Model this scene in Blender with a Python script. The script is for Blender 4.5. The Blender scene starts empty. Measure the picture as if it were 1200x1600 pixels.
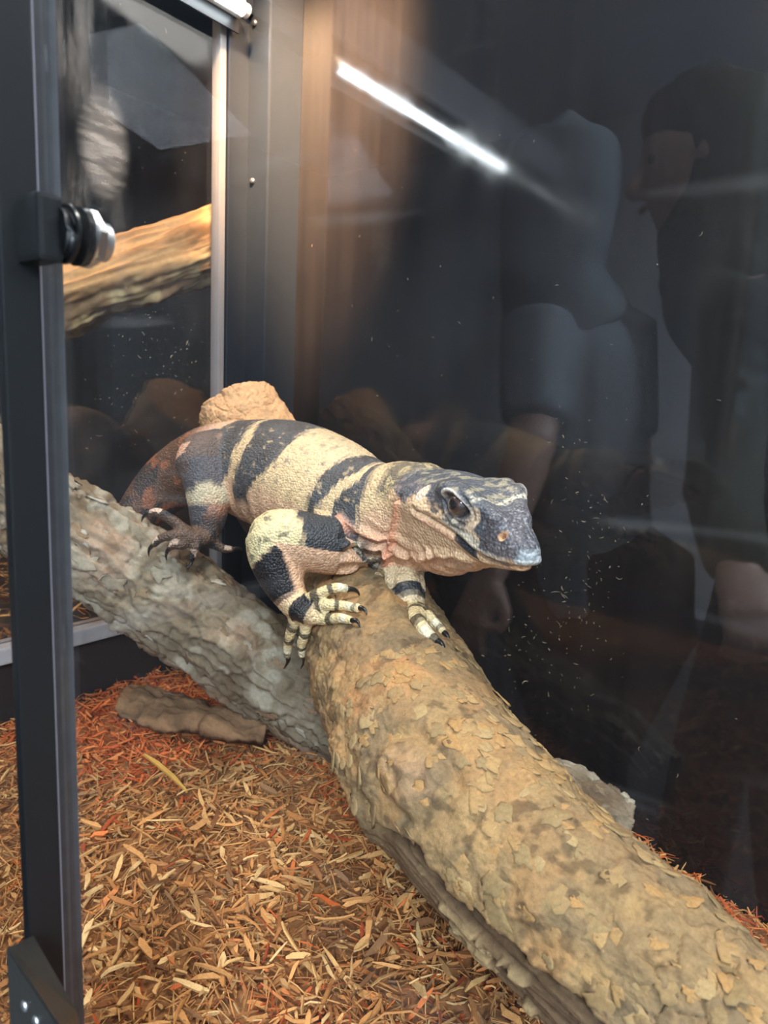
import bpy, bmesh, math, random
import numpy as np
import openvdb as vdb
from mathutils import Vector, Matrix

rng = np.random.default_rng(7)
random.seed(7)
scn = bpy.context.scene
COL = scn.collection

# ------------------------------------------------------------------ camera
FPX = 1067.0                       # focal length in pixels of the 1200x1600 frame
def unit(v):
    v = np.array(v, float); return v / np.linalg.norm(v)
_z = unit((310, -6400, -1067)); _y = np.array((842, -139, 1067.)); _y = unit(_y - _z * (_y @ _z)); _x = np.cross(_y, _z)
CM = np.array([_x, _y, _z])        # camera axes (right, down, forward) -> world
CP = np.array((.9, 0., .45))
def at(px, py, d):                 # a point of the room: picture direction and its real distance
    return CP + CM @ np.array(((px - 600) / FPX * d, (py - 800) / FPX * d, d))
cam_d = bpy.data.cameras.new('camera'); cam = bpy.data.objects.new('camera', cam_d); COL.objects.link(cam)
cam_d.sensor_fit = 'VERTICAL'; cam_d.sensor_height = 36.0; cam_d.lens = FPX / 1600 * 36
cam_d.clip_start = .01
mw = Matrix.Identity(4)
for i in range(3):
    mw[i][0] = CM[i][0]; mw[i][1] = -CM[i][1]; mw[i][2] = -CM[i][2]; mw[i][3] = CP[i]
cam.matrix_world = mw
cam_d.dof.use_dof = True; cam_d.dof.focus_distance = .585; cam_d.dof.aperture_fstop = 10
scn.camera = cam

# ------------------------------------------------------------------ world, exposure
w = bpy.data.worlds.new('world'); scn.world = w; w.use_nodes = True
w.node_tree.nodes['Background'].inputs[0].default_value = (0, 0, 0, 1)
w.node_tree.nodes['Background'].inputs[1].default_value = 0.0
scn.view_settings.view_transform = 'Standard'; scn.view_settings.look = 'None'
scn.view_settings.exposure = 0.45; scn.view_settings.gamma = 1.0; scn.view_settings.use_curve_mapping = False

def area_light(name, loc, target, size, size_y, power, color):
    l = bpy.data.lights.new(name, 'AREA'); l.shape = 'RECTANGLE'; l.size = size; l.size_y = size_y
    l.energy = power; l.color = color
    o = bpy.data.objects.new(name, l); COL.objects.link(o); o.location = loc
    o.rotation_euler = (Vector(target) - Vector(loc)).to_track_quat('-Z', 'Y').to_euler()
    return o
YB = .83          # enclosure back wall
YG = .152         # front glass
area_light('room_ceiling_light_offscreen', (1.0, -.40, 1.90), (1.0, -.45, 0), 1.2, .4, 13, (.84, .93, 1.0))
area_light('room_ceiling_light_offscreen', (2.4, -1.9, 1.90), (2.2, -2.0, 0), 1.2, .6, 200, (.78, .89, 1.0))
area_light('enclosure_ceiling_light_offscreen', (.80, .50, 1.41), (.66, .46, 0), .5, .16, 11.0, (1.0, .965, .92))

# ------------------------------------------------------------------ helpers
def tag(o, label=None, cat=None, group=None, kind=None):
    if label: o['label'] = label
    if cat: o['category'] = cat
    if group: o['group'] = group
    if kind: o['kind'] = kind
    return o
def empty(name, loc=(0, 0, 0)):
    o = bpy.data.objects.new(name, None); COL.objects.link(o); o.location = loc; o.empty_display_size = .02
    return o
def link(name, me, mat=None, parent=None):
    o = bpy.data.objects.new(name, me); COL.objects.link(o)
    if mat and not me.materials: me.materials.append(mat)
    if parent is not None:
        o.parent = parent; o.matrix_parent_inverse = Matrix.Translation(-Vector(parent.location)) if parent.type == 'EMPTY' else Matrix.Identity(4)
    return o
def np_mesh(name, V, faces, col=None, smooth=True):
    """faces: list of int arrays (n,k)"""
    V = np.asarray(V, np.float32)
    me = bpy.data.meshes.new(name)
    faces = [np.asarray(f, np.int32) for f in faces if len(f)]
    loops = np.concatenate([f.ravel() for f in faces]); tot = np.concatenate([np.full(len(f), f.shape[1], np.int32) for f in faces])
    st = np.concatenate([[0], np.cumsum(tot)[:-1]]).astype(np.int32)
    me.vertices.add(len(V)); me.vertices.foreach_set('co', V.ravel())
    me.loops.add(len(loops)); me.loops.foreach_set('vertex_index', loops)
    me.polygons.add(len(tot)); me.polygons.foreach_set('loop_start', st)
    me.polygons.foreach_set('use_smooth', np.full(len(tot), smooth))
    me.update(calc_edges=True); me.validate()
    if col is not None:
        a = me.attributes.new('Col', 'FLOAT_COLOR', 'POINT')
        c = np.ones((len(V), 4), np.float32); c[:, :3] = col; a.data.foreach_set('color', c.ravel())
    return me
def bm_obj(name, bm, mat, parent=None, smooth=False):
    me = bpy.data.meshes.new(name); bm.to_mesh(me); bm.free()
    if smooth:
        for p in me.polygons: p.use_smooth = True
    return link(name, me, mat, parent)
def box(bm, a, b, bevel=0):
    a = Vector(a); b = Vector(b)
    r = bmesh.ops.create_cube(bm, size=1)['verts']
    for v in r: v.co = Vector([(a[i] + b[i]) / 2 + v.co[i] * (b[i] - a[i]) for i in range(3)])
    if bevel:
        es = list({e for v in r for e in v.link_edges})
        bmesh.ops.bevel(bm, geom=es, offset=bevel, segments=2, affect='EDGES', profile=.7)
def box_obj(name, a, b, mat, parent=None, bevel=0, kind=None):
    bm = bmesh.new(); box(bm, a, b, bevel); o = bm_obj(name, bm, mat, parent)
    if kind: o['kind'] = kind
    return o
def cyl_y(bm, x, z, y0, y1, r, seg=40, r1=None):
    """cylinder along Y"""
    res = bmesh.ops.create_cone(bm, cap_ends=True, segments=seg, radius1=r, radius2=r if r1 is None else r1, depth=y1 - y0)
    for v in res['verts']: v.co = Vector((v.co.x + x, v.co.z + (y0 + y1) / 2, v.co.y + z))
def srgb(r, g, b):
    f = lambda c: (c / 255 / 12.92) if c <= 10 else ((c / 255 + .055) / 1.055) ** 2.4
    return np.array((f(r), f(g), f(b)))

# numpy noise
def _hash(ix, iy, iz, seed=0):
    h = (ix.astype(np.int64) * 374761393 + iy.astype(np.int64) * 668265263 + iz.astype(np.int64) * 2147483647 + seed * 974711) & 0xffffffff
    h = ((h ^ (h >> 13)) * 1274126177) & 0xffffffff
    h = ((h ^ (h >> 16)) * 2246822519) & 0xffffffff
    return ((h ^ (h >> 15)) & 0xffffff) / float(0xffffff)
def vnoise(p, seed=0):
    p = np.asarray(p, float); i = np.floor(p); f = p - i; f = f * f * (3 - 2 * f); i = i.astype(np.int64)
    out = 0
    for dx in (0, 1):
        for dy in (0, 1):
            for dz in (0, 1):
                wgt = (f[..., 0] if dx else 1 - f[..., 0]) * (f[..., 1] if dy else 1 - f[..., 1]) * (f[..., 2] if dz else 1 - f[..., 2])
                out = out + wgt * _hash(i[..., 0] + dx, i[..., 1] + dy, i[..., 2] + dz, seed)
    return out * 2 - 1
def fbm(p, oct=4, seed=0):
    p = np.asarray(p, float); s = 0; a = .5
    for k in range(oct):
        s = s + a * vnoise(p * 2 ** k, seed + k); a *= .5
    return s
def voro2(u, v, nv, seed=0):
    """cellular noise on a cylinder: v wraps after nv cells. Returns F1, F2, cell random, offset u, offset v"""
    iu = np.floor(u).astype(np.int64); iv = np.floor(v).astype(np.int64)
    F1 = np.full(u.shape, 9.); F2 = np.full(u.shape, 9.); idr = np.zeros(u.shape); du_ = np.zeros(u.shape); dv_ = np.zeros(u.shape)
    z = np.zeros_like(iu)
    for a in (-1, 0, 1):
        for b in (-1, 0, 1):
            cu = iu + a; cv = iv + b; cw = np.mod(cv, nv)
            pu = cu + .1 + .8 * _hash(cu, cw, z, seed); pv = cv + .1 + .8 * _hash(cu, cw, z + 1, seed)
            d = np.hypot(u - pu, v - pv); r = _hash(cu, cw, z + 2, seed)
            near = d < F1
            F2 = np.where(near, F1, np.minimum(F2, d))
            idr = np.where(near, r, idr); du_ = np.where(near, u - pu, du_); dv_ = np.where(near, v - pv, dv_)
            F1 = np.where(near, d, F1)
    return F1, F2, idr, du_, dv_
def sstep(a, b, x):
    t = np.clip((x - a) / (b - a), 0, 1); return t * t * (3 - 2 * t)
def catmull(P, n):
    P = np.asarray(P, float); k = len(P)
    E = np.vstack([2 * P[0] - P[1], P, 2 * P[-1] - P[-2]])
    t = np.linspace(0, k - 1 - 1e-9, n); i = t.astype(int); f = (t - i)[:, None]
    a, b, c, d = E[i], E[i + 1], E[i + 2], E[i + 3]
    return .5 * (2 * b + (c - a) * f + (2 * a - 5 * b + 4 * c - d) * f ** 2 + (3 * b - a - 3 * c + d) * f ** 3)
def resample(P, n):
    Q = catmull(P, 400); s = np.concatenate([[0], np.cumsum(np.linalg.norm(np.diff(Q[:, :3], axis=0), axis=1))])
    t = np.linspace(0, s[-1], n)
    return np.stack([np.interp(t, s, Q[:, k]) for k in range(Q.shape[1])], 1), t
def frames(P, up=(0, 0, 1)):
    T = np.gradient(P, axis=0); T /= np.linalg.norm(T, axis=1)[:, None]
    up = np.array(up, float)
    S = np.cross(T, up); S /= np.linalg.norm(S, axis=1)[:, None]
    U = np.cross(S, T)
    return T, S, U

# ------------------------------------------------------------------ materials
def new_mat(name):
    m = bpy.data.materials.new(name); m.use_nodes = True
    nt = m.node_tree; return m, nt, nt.nodes['Principled BSDF']
def plain(name, color, rough=.5, metal=0, noise=.0, scale=60, bump=0, spec=.5):
    m, nt, b = new_mat(name)
    b.inputs['Roughness'].default_value = rough; b.inputs['Metallic'].default_value = metal
    b.inputs['Specular IOR Level'].default_value = spec
    tc = nt.nodes.new('ShaderNodeTexCoord'); n = nt.nodes.new('ShaderNodeTexNoise'); n.inputs['Scale'].default_value = scale; n.inputs['Detail'].default_value = 5
    nt.links.new(tc.outputs['Object'], n.inputs['Vector'])
    mx = nt.nodes.new('ShaderNodeMix'); mx.data_type = 'RGBA'
    c = np.array(color)
    mx.inputs['A'].default_value = (*np.clip(c * (1 - noise), 0, 1), 1); mx.inputs['B'].default_value = (*np.clip(c * (1 + noise), 0, 1), 1)
    nt.links.new(n.outputs['Fac'], mx.inputs['Factor']); nt.links.new(mx.outputs['Result'], b.inputs['Base Color'])
    if bump:
        bp = nt.nodes.new('ShaderNodeBump'); bp.inputs['Strength'].default_value = bump; bp.inputs['Distance'].default_value = .001
        nt.links.new(n.outputs['Fac'], bp.inputs['Height']); nt.links.new(bp.outputs['Normal'], b.inputs['Normal'])
    return m
def attr_mat(name, rough=.8, grain=.25, scale=400, bump=.4, dist=.0008, spec=.3, coarse=0):
    """colour from the mesh's own colour attribute, with procedural grain and fine relief"""
    m, nt, b = new_mat(name)
    b.inputs['Roughness'].default_value = rough; b.inputs['Specular IOR Level'].default_value = spec
    at_ = nt.nodes.new('ShaderNodeAttribute'); at_.attribute_name = 'Col'
    tc = nt.nodes.new('ShaderNodeTexCoord'); n = nt.nodes.new('ShaderNodeTexNoise')
    n.inputs['Scale'].default_value = scale; n.inputs['Detail'].default_value = 6; n.inputs['Roughness'].default_value = .7
    nt.links.new(tc.outputs['Object'], n.inputs['Vector'])
    mr = nt.nodes.new('ShaderNodeMapRange'); mr.inputs['To Min'].default_value = 1 - grain * 1.6; mr.inputs['To Max'].default_value = 1 + grain * 1.6
    nt.links.new(n.outputs['Fac'], mr.inputs['Value'])
    sc = nt.nodes.new('ShaderNodeVectorMath'); sc.operation = 'SCALE'
    nt.links.new(at_.outputs['Color'], sc.inputs[0]); nt.links.new(mr.outputs['Result'], sc.inputs['Scale'])
    last = sc.outputs['Vector']
    nt.links.new(last, b.inputs['Base Color'])
    bp = nt.nodes.new('ShaderNodeBump'); bp.inputs['Strength'].default_value = bump; bp.inputs['Distance'].default_value = dist
    nt.links.new(n.outputs['Fac'], bp.inputs['Height']); nt.links.new(bp.outputs['Normal'], b.inputs['Normal'])
    if coarse:
        n2 = nt.nodes.new('ShaderNodeTexNoise'); n2.inputs['Scale'].default_value = coarse; n2.inputs['Detail'].default_value = 8; n2.inputs['Roughness'].default_value = .65
        nt.links.new(tc.outputs['Object'], n2.inputs['Vector'])
        b2 = nt.nodes.new('ShaderNodeBump'); b2.inputs['Strength'].default_value = .45; b2.inputs['Distance'].default_value = .0025
        nt.links.new(n2.outputs['Fac'], b2.inputs['Height']); nt.links.new(b2.outputs['Normal'], bp.inputs['Normal'])
    return m
def glass_mat(name, tint=(1, 1, 1), ior=1.5, smudge=None, haze=.0):
    """clear pane: mirror by Fresnel, else straight through, with faint greasy smears"""
    m = bpy.data.materials.new(name); m.use_nodes = True; nt = m.node_tree; nt.nodes.clear()
    out = nt.nodes.new('ShaderNodeOutputMaterial'); tr = nt.nodes.new('ShaderNodeBsdfTransparent'); tr.inputs[0].default_value = (*tint, 1)
    gl = nt.nodes.new('ShaderNodeBsdfGlossy'); gl.inputs['Roughness'].default_value = .0
    fr = nt.nodes.new('ShaderNodeFresnel'); fr.inputs['IOR'].default_value = ior
    geo = nt.nodes.new('ShaderNodeNewGeometry')
    # both faces of the pane use the outside index
    m1 = nt.nodes.new('ShaderNodeMixShader')
    lw = nt.nodes.new('ShaderNodeLayerWeight')
    fac = nt.nodes.new('ShaderNodeMath'); fac.operation = 'POWER'; fac.inputs[1].default_value = 5
    nt.links.new(lw.outputs['Facing'], fac.inputs[0])
    r0 = ((ior - 1) / (ior + 1)) ** 2
    ma = nt.nodes.new('ShaderNodeMath'); ma.operation = 'MULTIPLY_ADD'; ma.inputs[1].default_value = 1 - r0; ma.inputs[2].default_value = r0
    nt.links.new(fac.outputs[0], ma.inputs[0])
    nt.links.new(ma.outputs[0], m1.inputs[0]); nt.links.new(tr.outputs[0], m1.inputs[1]); nt.links.new(gl.outputs[0], m1.inputs[2])
    last = m1
    if smudge:
        df = nt.nodes.new('ShaderNodeBsdfDiffuse'); df.inputs[0].default_value = (.75, .74, .72, 1)
        tl = nt.nodes.new('ShaderNodeBsdfTranslucent'); tl.inputs[0].default_value = (.75, .74, .72, 1)
        ad = nt.nodes.new('ShaderNodeMixShader'); ad.inputs[0].default_value = .5
        nt.links.new(df.outputs[0], ad.inputs[1]); nt.links.new(tl.outputs[0], ad.inputs[2])
        m2 = nt.nodes.new('ShaderNodeMixShader')
        nt.links.new(smudge(nt), m2.inputs[0]); nt.links.new(m1.outputs[0], m2.inputs[1]); nt.links.new(ad.outputs[0], m2.inputs[2])
        last = m2
    nt.links.new(last.outputs[0], out.inputs[0])
    return m
def node_math(nt, op, a, b=None, c=None):
    n = nt.nodes.new('ShaderNodeMath'); n.operation = op
    for i, v in enumerate((a, b, c)):
        if v is None: continue
        if isinstance(v, (int, float)): n.inputs[i].default_value = v
        else: nt.links.new(v, n.inputs[i])
    return n.outputs[0]
def node_noise(nt, scale, detail=4, stretch=(1, 1, 1), rough=.6, rot=(0, 0, 0)):
    tc = nt.nodes.new('ShaderNodeTexCoord'); mp = nt.nodes.new('ShaderNodeMapping'); mp.inputs['Scale'].default_value = stretch; mp.inputs['Rotation'].default_value = rot
    n = nt.nodes.new('ShaderNodeTexNoise'); n.inputs['Scale'].default_value = scale; n.inputs['Detail'].default_value = detail; n.inputs['Roughness'].default_value = rough
    nt.links.new(tc.outputs['Object'], mp.inputs['Vector']); nt.links.new(mp.outputs[0], n.inputs['Vector'])
    return n.outputs['Fac']
def node_ramp(nt, v, lo, hi, to=1.0):
    mr = nt.nodes.new('ShaderNodeMapRange'); mr.interpolation_type = 'SMOOTHSTEP'
    mr.inputs['From Min'].default_value = lo; mr.inputs['From Max'].default_value = hi; mr.inputs['To Max'].default_value = to
    nt.links.new(v, mr.inputs['Value']); return mr.outputs['Result']
def node_blob(nt, c, rad):
    """1 at point c falling to 0 at the ellipsoid rad"""
    tc = nt.nodes.new('ShaderNodeTexCoord'); s = nt.nodes.new('ShaderNodeVectorMath'); s.operation = 'SUBTRACT'; s.inputs[1].default_value = c
    d = nt.nodes.new('ShaderNodeVectorMath'); d.operation = 'DIVIDE'; d.inputs[1].default_value = rad
    l = nt.nodes.new('ShaderNodeVectorMath'); l.operation = 'LENGTH'
    nt.links.new(tc.outputs['Object'], s.inputs[0]); nt.links.new(s.outputs[0], d.inputs[0]); nt.links.new(d.outputs[0], l.inputs[0])
    return node_ramp(nt, l.outputs['Value'], 1.0, .35)

M_black = plain('black_powder_coat', (.006, .007, .008), .42, noise=.25, scale=300, bump=.05)
M_rail = plain('dark_grey_rail', (.085, .10, .12), .38, noise=.3, scale=120)
M_post = plain('blue_black_post', (.005, .009, .016), .5, noise=.3, scale=90)
M_panel_dark = plain('dark_panel', (.020, .016, .016), .45, noise=.4, scale=20)
M_edge = plain('milky_pane_edge', (.42, .42, .50), .35, noise=.1)
M_strip = plain('pale_channel_strip', (.19, .185, .19), .5, noise=.12, scale=40)
M_chrome = plain('brushed_chrome', (.86, .87, .88), .38, 1, noise=.1, scale=200)
M_zinc = plain('zinc_thread', (.88, .89, .90), .36, 1, noise=.08, scale=200)
M_rubber = plain('black_rubber', (.010, .010, .010), .28)
M_white = plain('white_plastic', (.8, .8, .8), .4)

# ------------------------------------------------------------------ the enclosure shell
# back wall: dark gloss laminate
def back_wall_mat():
    m, nt, b = new_mat('gloss_dark_laminate')
    n1 = node_noise(nt, 6, 5); n2 = node_noise(nt, 3, 5, (14, 1, .5))
    mx = nt.nodes.new('ShaderNodeMix'); mx.data_type = 'RGBA'
    mx.inputs['A'].default_value = (.004, .004, .005, 1); mx.inputs['B'].default_value = (.028, .024, .023, 1)
    nt.links.new(node_math(nt, 'MULTIPLY', n1, n2), mx.inputs['Factor'])
    mx.inputs['Factor'].default_value = .5
    nt.links.new(mx.outputs['Result'], b.inputs['Base Color'])
    r = node_ramp(nt, node_noise(nt, 9, 4), .35, .75, .10)
    nt.links.new(node_math(nt, 'ADD', r, .05), b.inputs['Roughness'])
    b.inputs['Specular IOR Level'].default_value = .6
    return m
M_back = back_wall_mat()
XR = 1.75; ZC = 1.46; ZF = -.20
def struct(o): o['kind'] = 'structure'; return o
box_obj('floor', (-.02, YG - .03, ZF - .02), (XR, YB + .02, ZF), M_panel_dark, kind='structure')
box_obj('wall_back', (-.9, YB, ZF), (XR, YB + .02, ZC), M_back, kind='structure')
box_obj('wall_right', (XR, YG - .03, ZF), (XR + .02, YB + .02, ZC), M_panel_dark, kind='structure')
box_obj('ceiling', (-.9, YG - .03, ZC), (XR + .02, YB + .02, ZC + .02), M_panel_dark, kind='structure')
# left wall: solid plinth, ledge, pane above that looks into the next enclosure
box_obj('wall_left', (-.02, -.60, ZF), (0, YB, .088), M_panel_dark, kind='structure')
box_obj('trim_1', (-.024, -.60, .088), (.014, YB - .005, .110), plain('grey_ledge', (.34, .32, .32), .4, noise=.2, scale=30), bevel=.003, kind='structure')
box_obj('wall_left_header', (-.02, -.60, 1.13), (0, YB, ZC), M_panel_dark, kind='structure')
box_obj('trim_2', (-.014, -.60, 1.012), (.018, .762, 1.045), M_post, bevel=.003, kind='structure')
box_obj('trim_6', (-.012, -.20, 1.050), (.03, .75, 1.13), plain('grey_top_rail', (.30, .32, .37), .4, noise=.1), bevel=.003, kind='structure')

def side_smudge(nt):
    # a palm-like smear and wiped streaks high on the pane, grime specks lower down
    streak = node_ramp(nt, node_noise(nt, 16, 6, (1, 1.0, .16), .75, (.35, 0, 0)), .47, .75)
    curl = node_ramp(nt, node_noise(nt, 60, 3, (1, .4, 2.2), .6, (-.5, 0, 0)), .40, .7)
    b1 = node_blob(nt, (0, .53, .765), (.2, .042, .085)); b2 = node_blob(nt, (0, .515, .66), (.2, .07, .12)); b3 = node_blob(nt, (0, .50, .90), (.2, .13, .14))
    s1 = node_math(nt, 'MULTIPLY', b1, node_math(nt, 'MULTIPLY_ADD', curl, .55, .25))
    s2 = node_math(nt, 'MULTIPLY', b2, node_math(nt, 'MULTIPLY', streak, .35))
    s3 = node_math(nt, 'MULTIPLY', b3, node_math(nt, 'MULTIPLY', streak, .45))
    low = node_math(nt, 'MULTIPLY', node_ramp(nt, node_noise(nt, 5, 6), .45, .8), .06)
    s = node_math(nt, 'MAXIMUM', node_math(nt, 'MAXIMUM', s1, s2), s3)
    return node_math(nt, 'MULTIPLY', node_math(nt, 'ADD', s, low), .55)
win2 = box_obj('window_2', (-.012, -.60, .110), (-.006, .715, 1.015), glass_mat('side_pane', (.97, .97, .97), 1.5, side_smudge), kind='structure')
box_obj('trim_3', (-.016, .711, .110), (.004, .7225, 1.05), M_strip, bevel=.002, kind='structure')
# corner post: two angle profiles with a step, and small screws
post = empty('trim_4', (0, YB, 0)); post['kind'] = 'structure'
box_obj('post_leg', (-.004, .724, ZF + .01), (.008, .764, 1.20), M_post, post, .002)
box_obj('post_core', (-.002, .762, ZF + .01), (.055, YB + .002, 1.30), M_post, post, .003)
for z in (.775, 1.0, .25):
    bm = bmesh.new(); bmesh.ops.create_uvsphere(bm, u_segments=12, v_segments=8, radius=.0055)
    for v in bm.verts: v.co = Vector((.020 + v.co.x, .762 + v.co.y * .7, z + v.co.z))
    bm_obj('screw', bm, plain('dark_screw', (.10, .11, .12), .35, .8), post, True)

# neighbouring enclosure behind the side pane
box_obj('wall_far_left', (-.92, -.60, ZF), (-.90, YB + .02, ZC), M_panel_dark, kind='structure')
box_obj('floor_neighbour', (-.90, -.60, .06), (-.024, YB, .075), M_panel_dark, kind='structure')

# front: sliding pane, its stile and the pane
XS = .6125
stile = empty('door_1', (XS, YG, .1)); stile['kind'] = 'structure'
box_obj('stile', (.5925, .130, -.10), (.5985, .146, 1.40), M_black, stile, .001)
box_obj('edge_strip', (.584, .1464, -.10), (.5915, .1499, 1.40), M_edge, stile)
box_obj('inner_rail', (.560, .1502, -.10), (.5830, .1640, 1.40), M_rail, stile, .0015)
def front_smudge(nt):
    wide = node_math(nt, 'MULTIPLY', node_ramp(nt, node_noise(nt, 3.5, 6, (1, 1, .6)), .42, .85), .007)
    scr = node_math(nt, 'MULTIPLY', node_ramp(nt, node_noise(nt, 14, 3, (1, 1, 9), .5, (0, .5, 0)), .66, .72), .03)
    scr2 = node_math(nt, 'MULTIPLY', node_ramp(nt, node_noise(nt, 10, 3, (1, 1, 14), .5, (0, -.9, 0)), .67, .72), .03)
    return node_math(nt, 'ADD', wide, node_math(nt, 'ADD', scr, scr2))
win1 = box_obj('window_1', (.596, .1502, -.10), (XR, .1542, 1.40), glass_mat('front_pane', (.985, .99, .985), 1.5, front_smudge), kind='structure')
box_obj('window_3', (-.30, .1395, -.10), (.593, .1425, 1.40), glass_mat('front_pane_outer', (.985, .99, .985), 1.5), kind='structure')
box_obj('trim_5', (-.30, .120, -.16), (XR, .172, -.10), M_black, bevel=.002, kind='structure')

# ------------------------------------------------------------------ lamps of the enclosure
def emit(name, color, strength):
    m = bpy.data.materials.new(name); m.use_nodes = True; nt = m.node_tree; nt.nodes.clear()
    o = nt.nodes.new('ShaderNodeOutputMaterial'); e = nt.nodes.new('ShaderNodeEmission'); e.inputs[0].default_value = (*color, 1); e.inputs[1].default_value = strength
    nt.links.new(e.outputs[0], o.inputs[0]); return m
led = empty('led_tube_light', (.045, .433, 1.0)); tag(led, 'long white light tube fixed along the top of the side wall', 'light tube')
box_obj('housing', (.018, .133, .994), (.034, .733, 1.016), M_white, led, .002)
bm = bmesh.new(); cyl_y(bm, .034, 1.001, .139, .727, .0085, 24)
bm_obj('diffuser', bm, emit('led_white', (.86, .94, 1.0), 34), led, True)
box_obj('added_glare_shield', (.0135, .131, .976), (.0165, .735, 1.012), M_black, led)  # blade added between tube and side pane to block the tube's mirror image
for y in (.131, .727):
    bm = bmesh.new(); cyl_y(bm, .034, 1.001, y, y + .008, .0095, 24); bm_obj('end_cap', bm, M_white, led)
def heat_lamp(loc, target, power, blend, angle, label):
    loc = Vector(loc); dirv = (Vector(target) - loc).normalized(); q = dirv.to_track_quat('-Z', 'Y')
    t = empty('heat_lamp_offscreen', loc); tag(t, label, 'heat lamp')
    bm = bmesh.new()
    prof = [(.018, .055), (.022, .05), (.03, .03), (.048, .0), (.052, -.012), (.050, -.012), (.046, .0), (.028, .03), (.0, .034)]
    vs = [[bm.verts.new((r * math.cos(a), r * math.sin(a), z)) for a in np.linspace(0, 2 * math.pi, 24, endpoint=False)] for r, z in prof]
    for i in range(len(prof) - 1):
        for j in range(24): bm.faces.new((vs[i][j], vs[i][(j + 1) % 24], vs[i + 1][(j + 1) % 24], vs[i + 1][j]))
    bmesh.ops.transform(bm, matrix=Matrix.Translation(loc) @ q.to_matrix().to_4x4(), verts=bm.verts)
    bm_obj('shade', bm, M_black, t, True)
    bm = bmesh.new(); bmesh.ops.create_uvsphere(bm, u_segments=16, v_segments=10, radius=.02)
    bmesh.ops.transform(bm, matrix=Matrix.Translation(loc + dirv * -.012), verts=bm.verts)
    bm_obj('bulb_offscreen', bm, emit('bulb_warm', (1, .62, .3), 12), t, True)
    l = bpy.data.lights.new('heat_lamp_beam_offscreen', 'SPOT'); l.energy = power; l.color = (1.0, .60, .32); l.spot_size = angle; l.spot_blend = blend; l.shadow_soft_size = .03
    o = bpy.data.objects.new('heat_lamp_beam_offscreen', l); COL.objects.link(o); o.location = loc + dirv * .02; o.rotation_euler = q.to_euler()
    o.parent = t; o.matrix_parent_inverse = Matrix.Translation(-loc)
heat_lamp((.34, .46, 1.36), (.11, .83, .86), 700, 1.0, math.radians(36), 'black dome heat lamp aimed at the corner post')
heat_lamp((-.45, .42, 1.36), (-.22, .58, .5), 24, .8, math.radians(80), 'black dome heat lamp above the driftwood branch next door')

# ------------------------------------------------------------------ logs
def log_grid(ctrl, step):
    """ctrl: rows (x,y,z,r)"""
    C = np.array(ctrl, float)
    L = np.linalg.norm(np.diff(C[:, :3], axis=0), axis=1).sum(); n = int(L / step)
    Q, s = resample(C, n)
    T, S, U = frames(Q[:, :3])
    nv = int(2 * math.pi * C[:, 3].mean() / step)
    th = np.linspace(0, 2 * math.pi, nv, endpoint=False)
    D = np.cos(th)[None, :, None] * S[:, None, :] + np.sin(th)[None, :, None] * U[:, None, :]   # theta 0 = side, pi/2 = up
    return Q, s, T, S, U, th, D
def log_faces(n, nv, V):
    i = np.arange(n - 1)[:, None]; j = np.arange(nv)[None, :]; j2 = (j + 1) % nv
    quads = np.stack([i * nv + j, i * nv + j2, (i + 1) * nv + j2, (i + 1) * nv + j], -1).reshape(-1, 4)
    return quads
def cap(V, faces, n, nv, end, centre, colr, cols, depth=.0, axis=None, rough=.004):
    base = 0 if end == 0 else (n - 1) * nv
    ring = np.arange(base, base + nv); Vl = [V]; off = len(V); prev = ring; Cl = [cols]
    R0 = V[ring]
    for k, f in enumerate((.93, .75, .5, .25)):
        P = centre + (R0 - centre) * f
        P = P + axis * (depth * (1 - f) + rough * fbm(P * 90, 3, 5))[:, None]
        Vl.append(P); Cl.append(colr(P)); cur = np.arange(off, off + nv); off += nv
        a, b = prev, np.roll(prev, -1); c, d = np.roll(cur, -1), cur
        faces.append(np.stack([a, d, c, b] if end == 0 else [a, b, c, d], 1) if True else None); prev = cur
    Vl.append((centre + axis * depth)[None]); Cl.append(colr(centre[None])); ci = off
    a, b = prev, np.roll(prev, -1)
    tri = np.stack([a, np.full(nv, ci), b], 1) if end == 0 else np.stack([a, b, np.full(nv, ci)], 1)
    faces.append(tri)
    return np.vstack(Vl), np.vstack(Cl)

M_bark1 = attr_mat('flaky_tan_bark', .85, .42, 240, .9, .0014, coarse=75)
M_bark2 = attr_mat('furrowed_grey_bark', .9, .30, 220, .7, .0012, coarse=60)
M_wood = attr_mat('stripped_driftwood', .75, .22, 120, .5, .001)

LOG1 = [(375, 635, 1.06, .064), (400, 690, 1.04, .066), (470, 800, .99, .069), (530, 900, .87, .0705), (577, 985, .755, .073), (628, 1100, .64, .0755),
        (690, 1212, .555, .0755), (792, 1336, .49, .0705), (935, 1470, .43, .0655), (1080, 1604, .385, .0620), (1228, 1740, .345, .060), (1395, 1890, .31, .058)]
LOG1 = [(*at(a, b, c), r) for a, b, c, r in LOG1]
Q1, s1, T1, S1, U1, th1, D1 = log_grid(LOG1, .0013)
def log1_hit(px, py):
    """nearest point of the log's smooth surface along a picture direction: returns (i, theta)"""
    d = unit(at(px, py, 1) - CP); best = None
    for t in np.linspace(.3, 1.2, 900):
        p = CP + d * t; k = np.argmin(((Q1[:, :3] - p) ** 2).sum(1))
        if np.linalg.norm(Q1[k, :3] - p) < Q1[k, 3]:
            v = p - Q1[k, :3]; return k, math.atan2(v @ U1[k], v @ S1[k]) % (2 * math.pi), p
    return None
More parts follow.
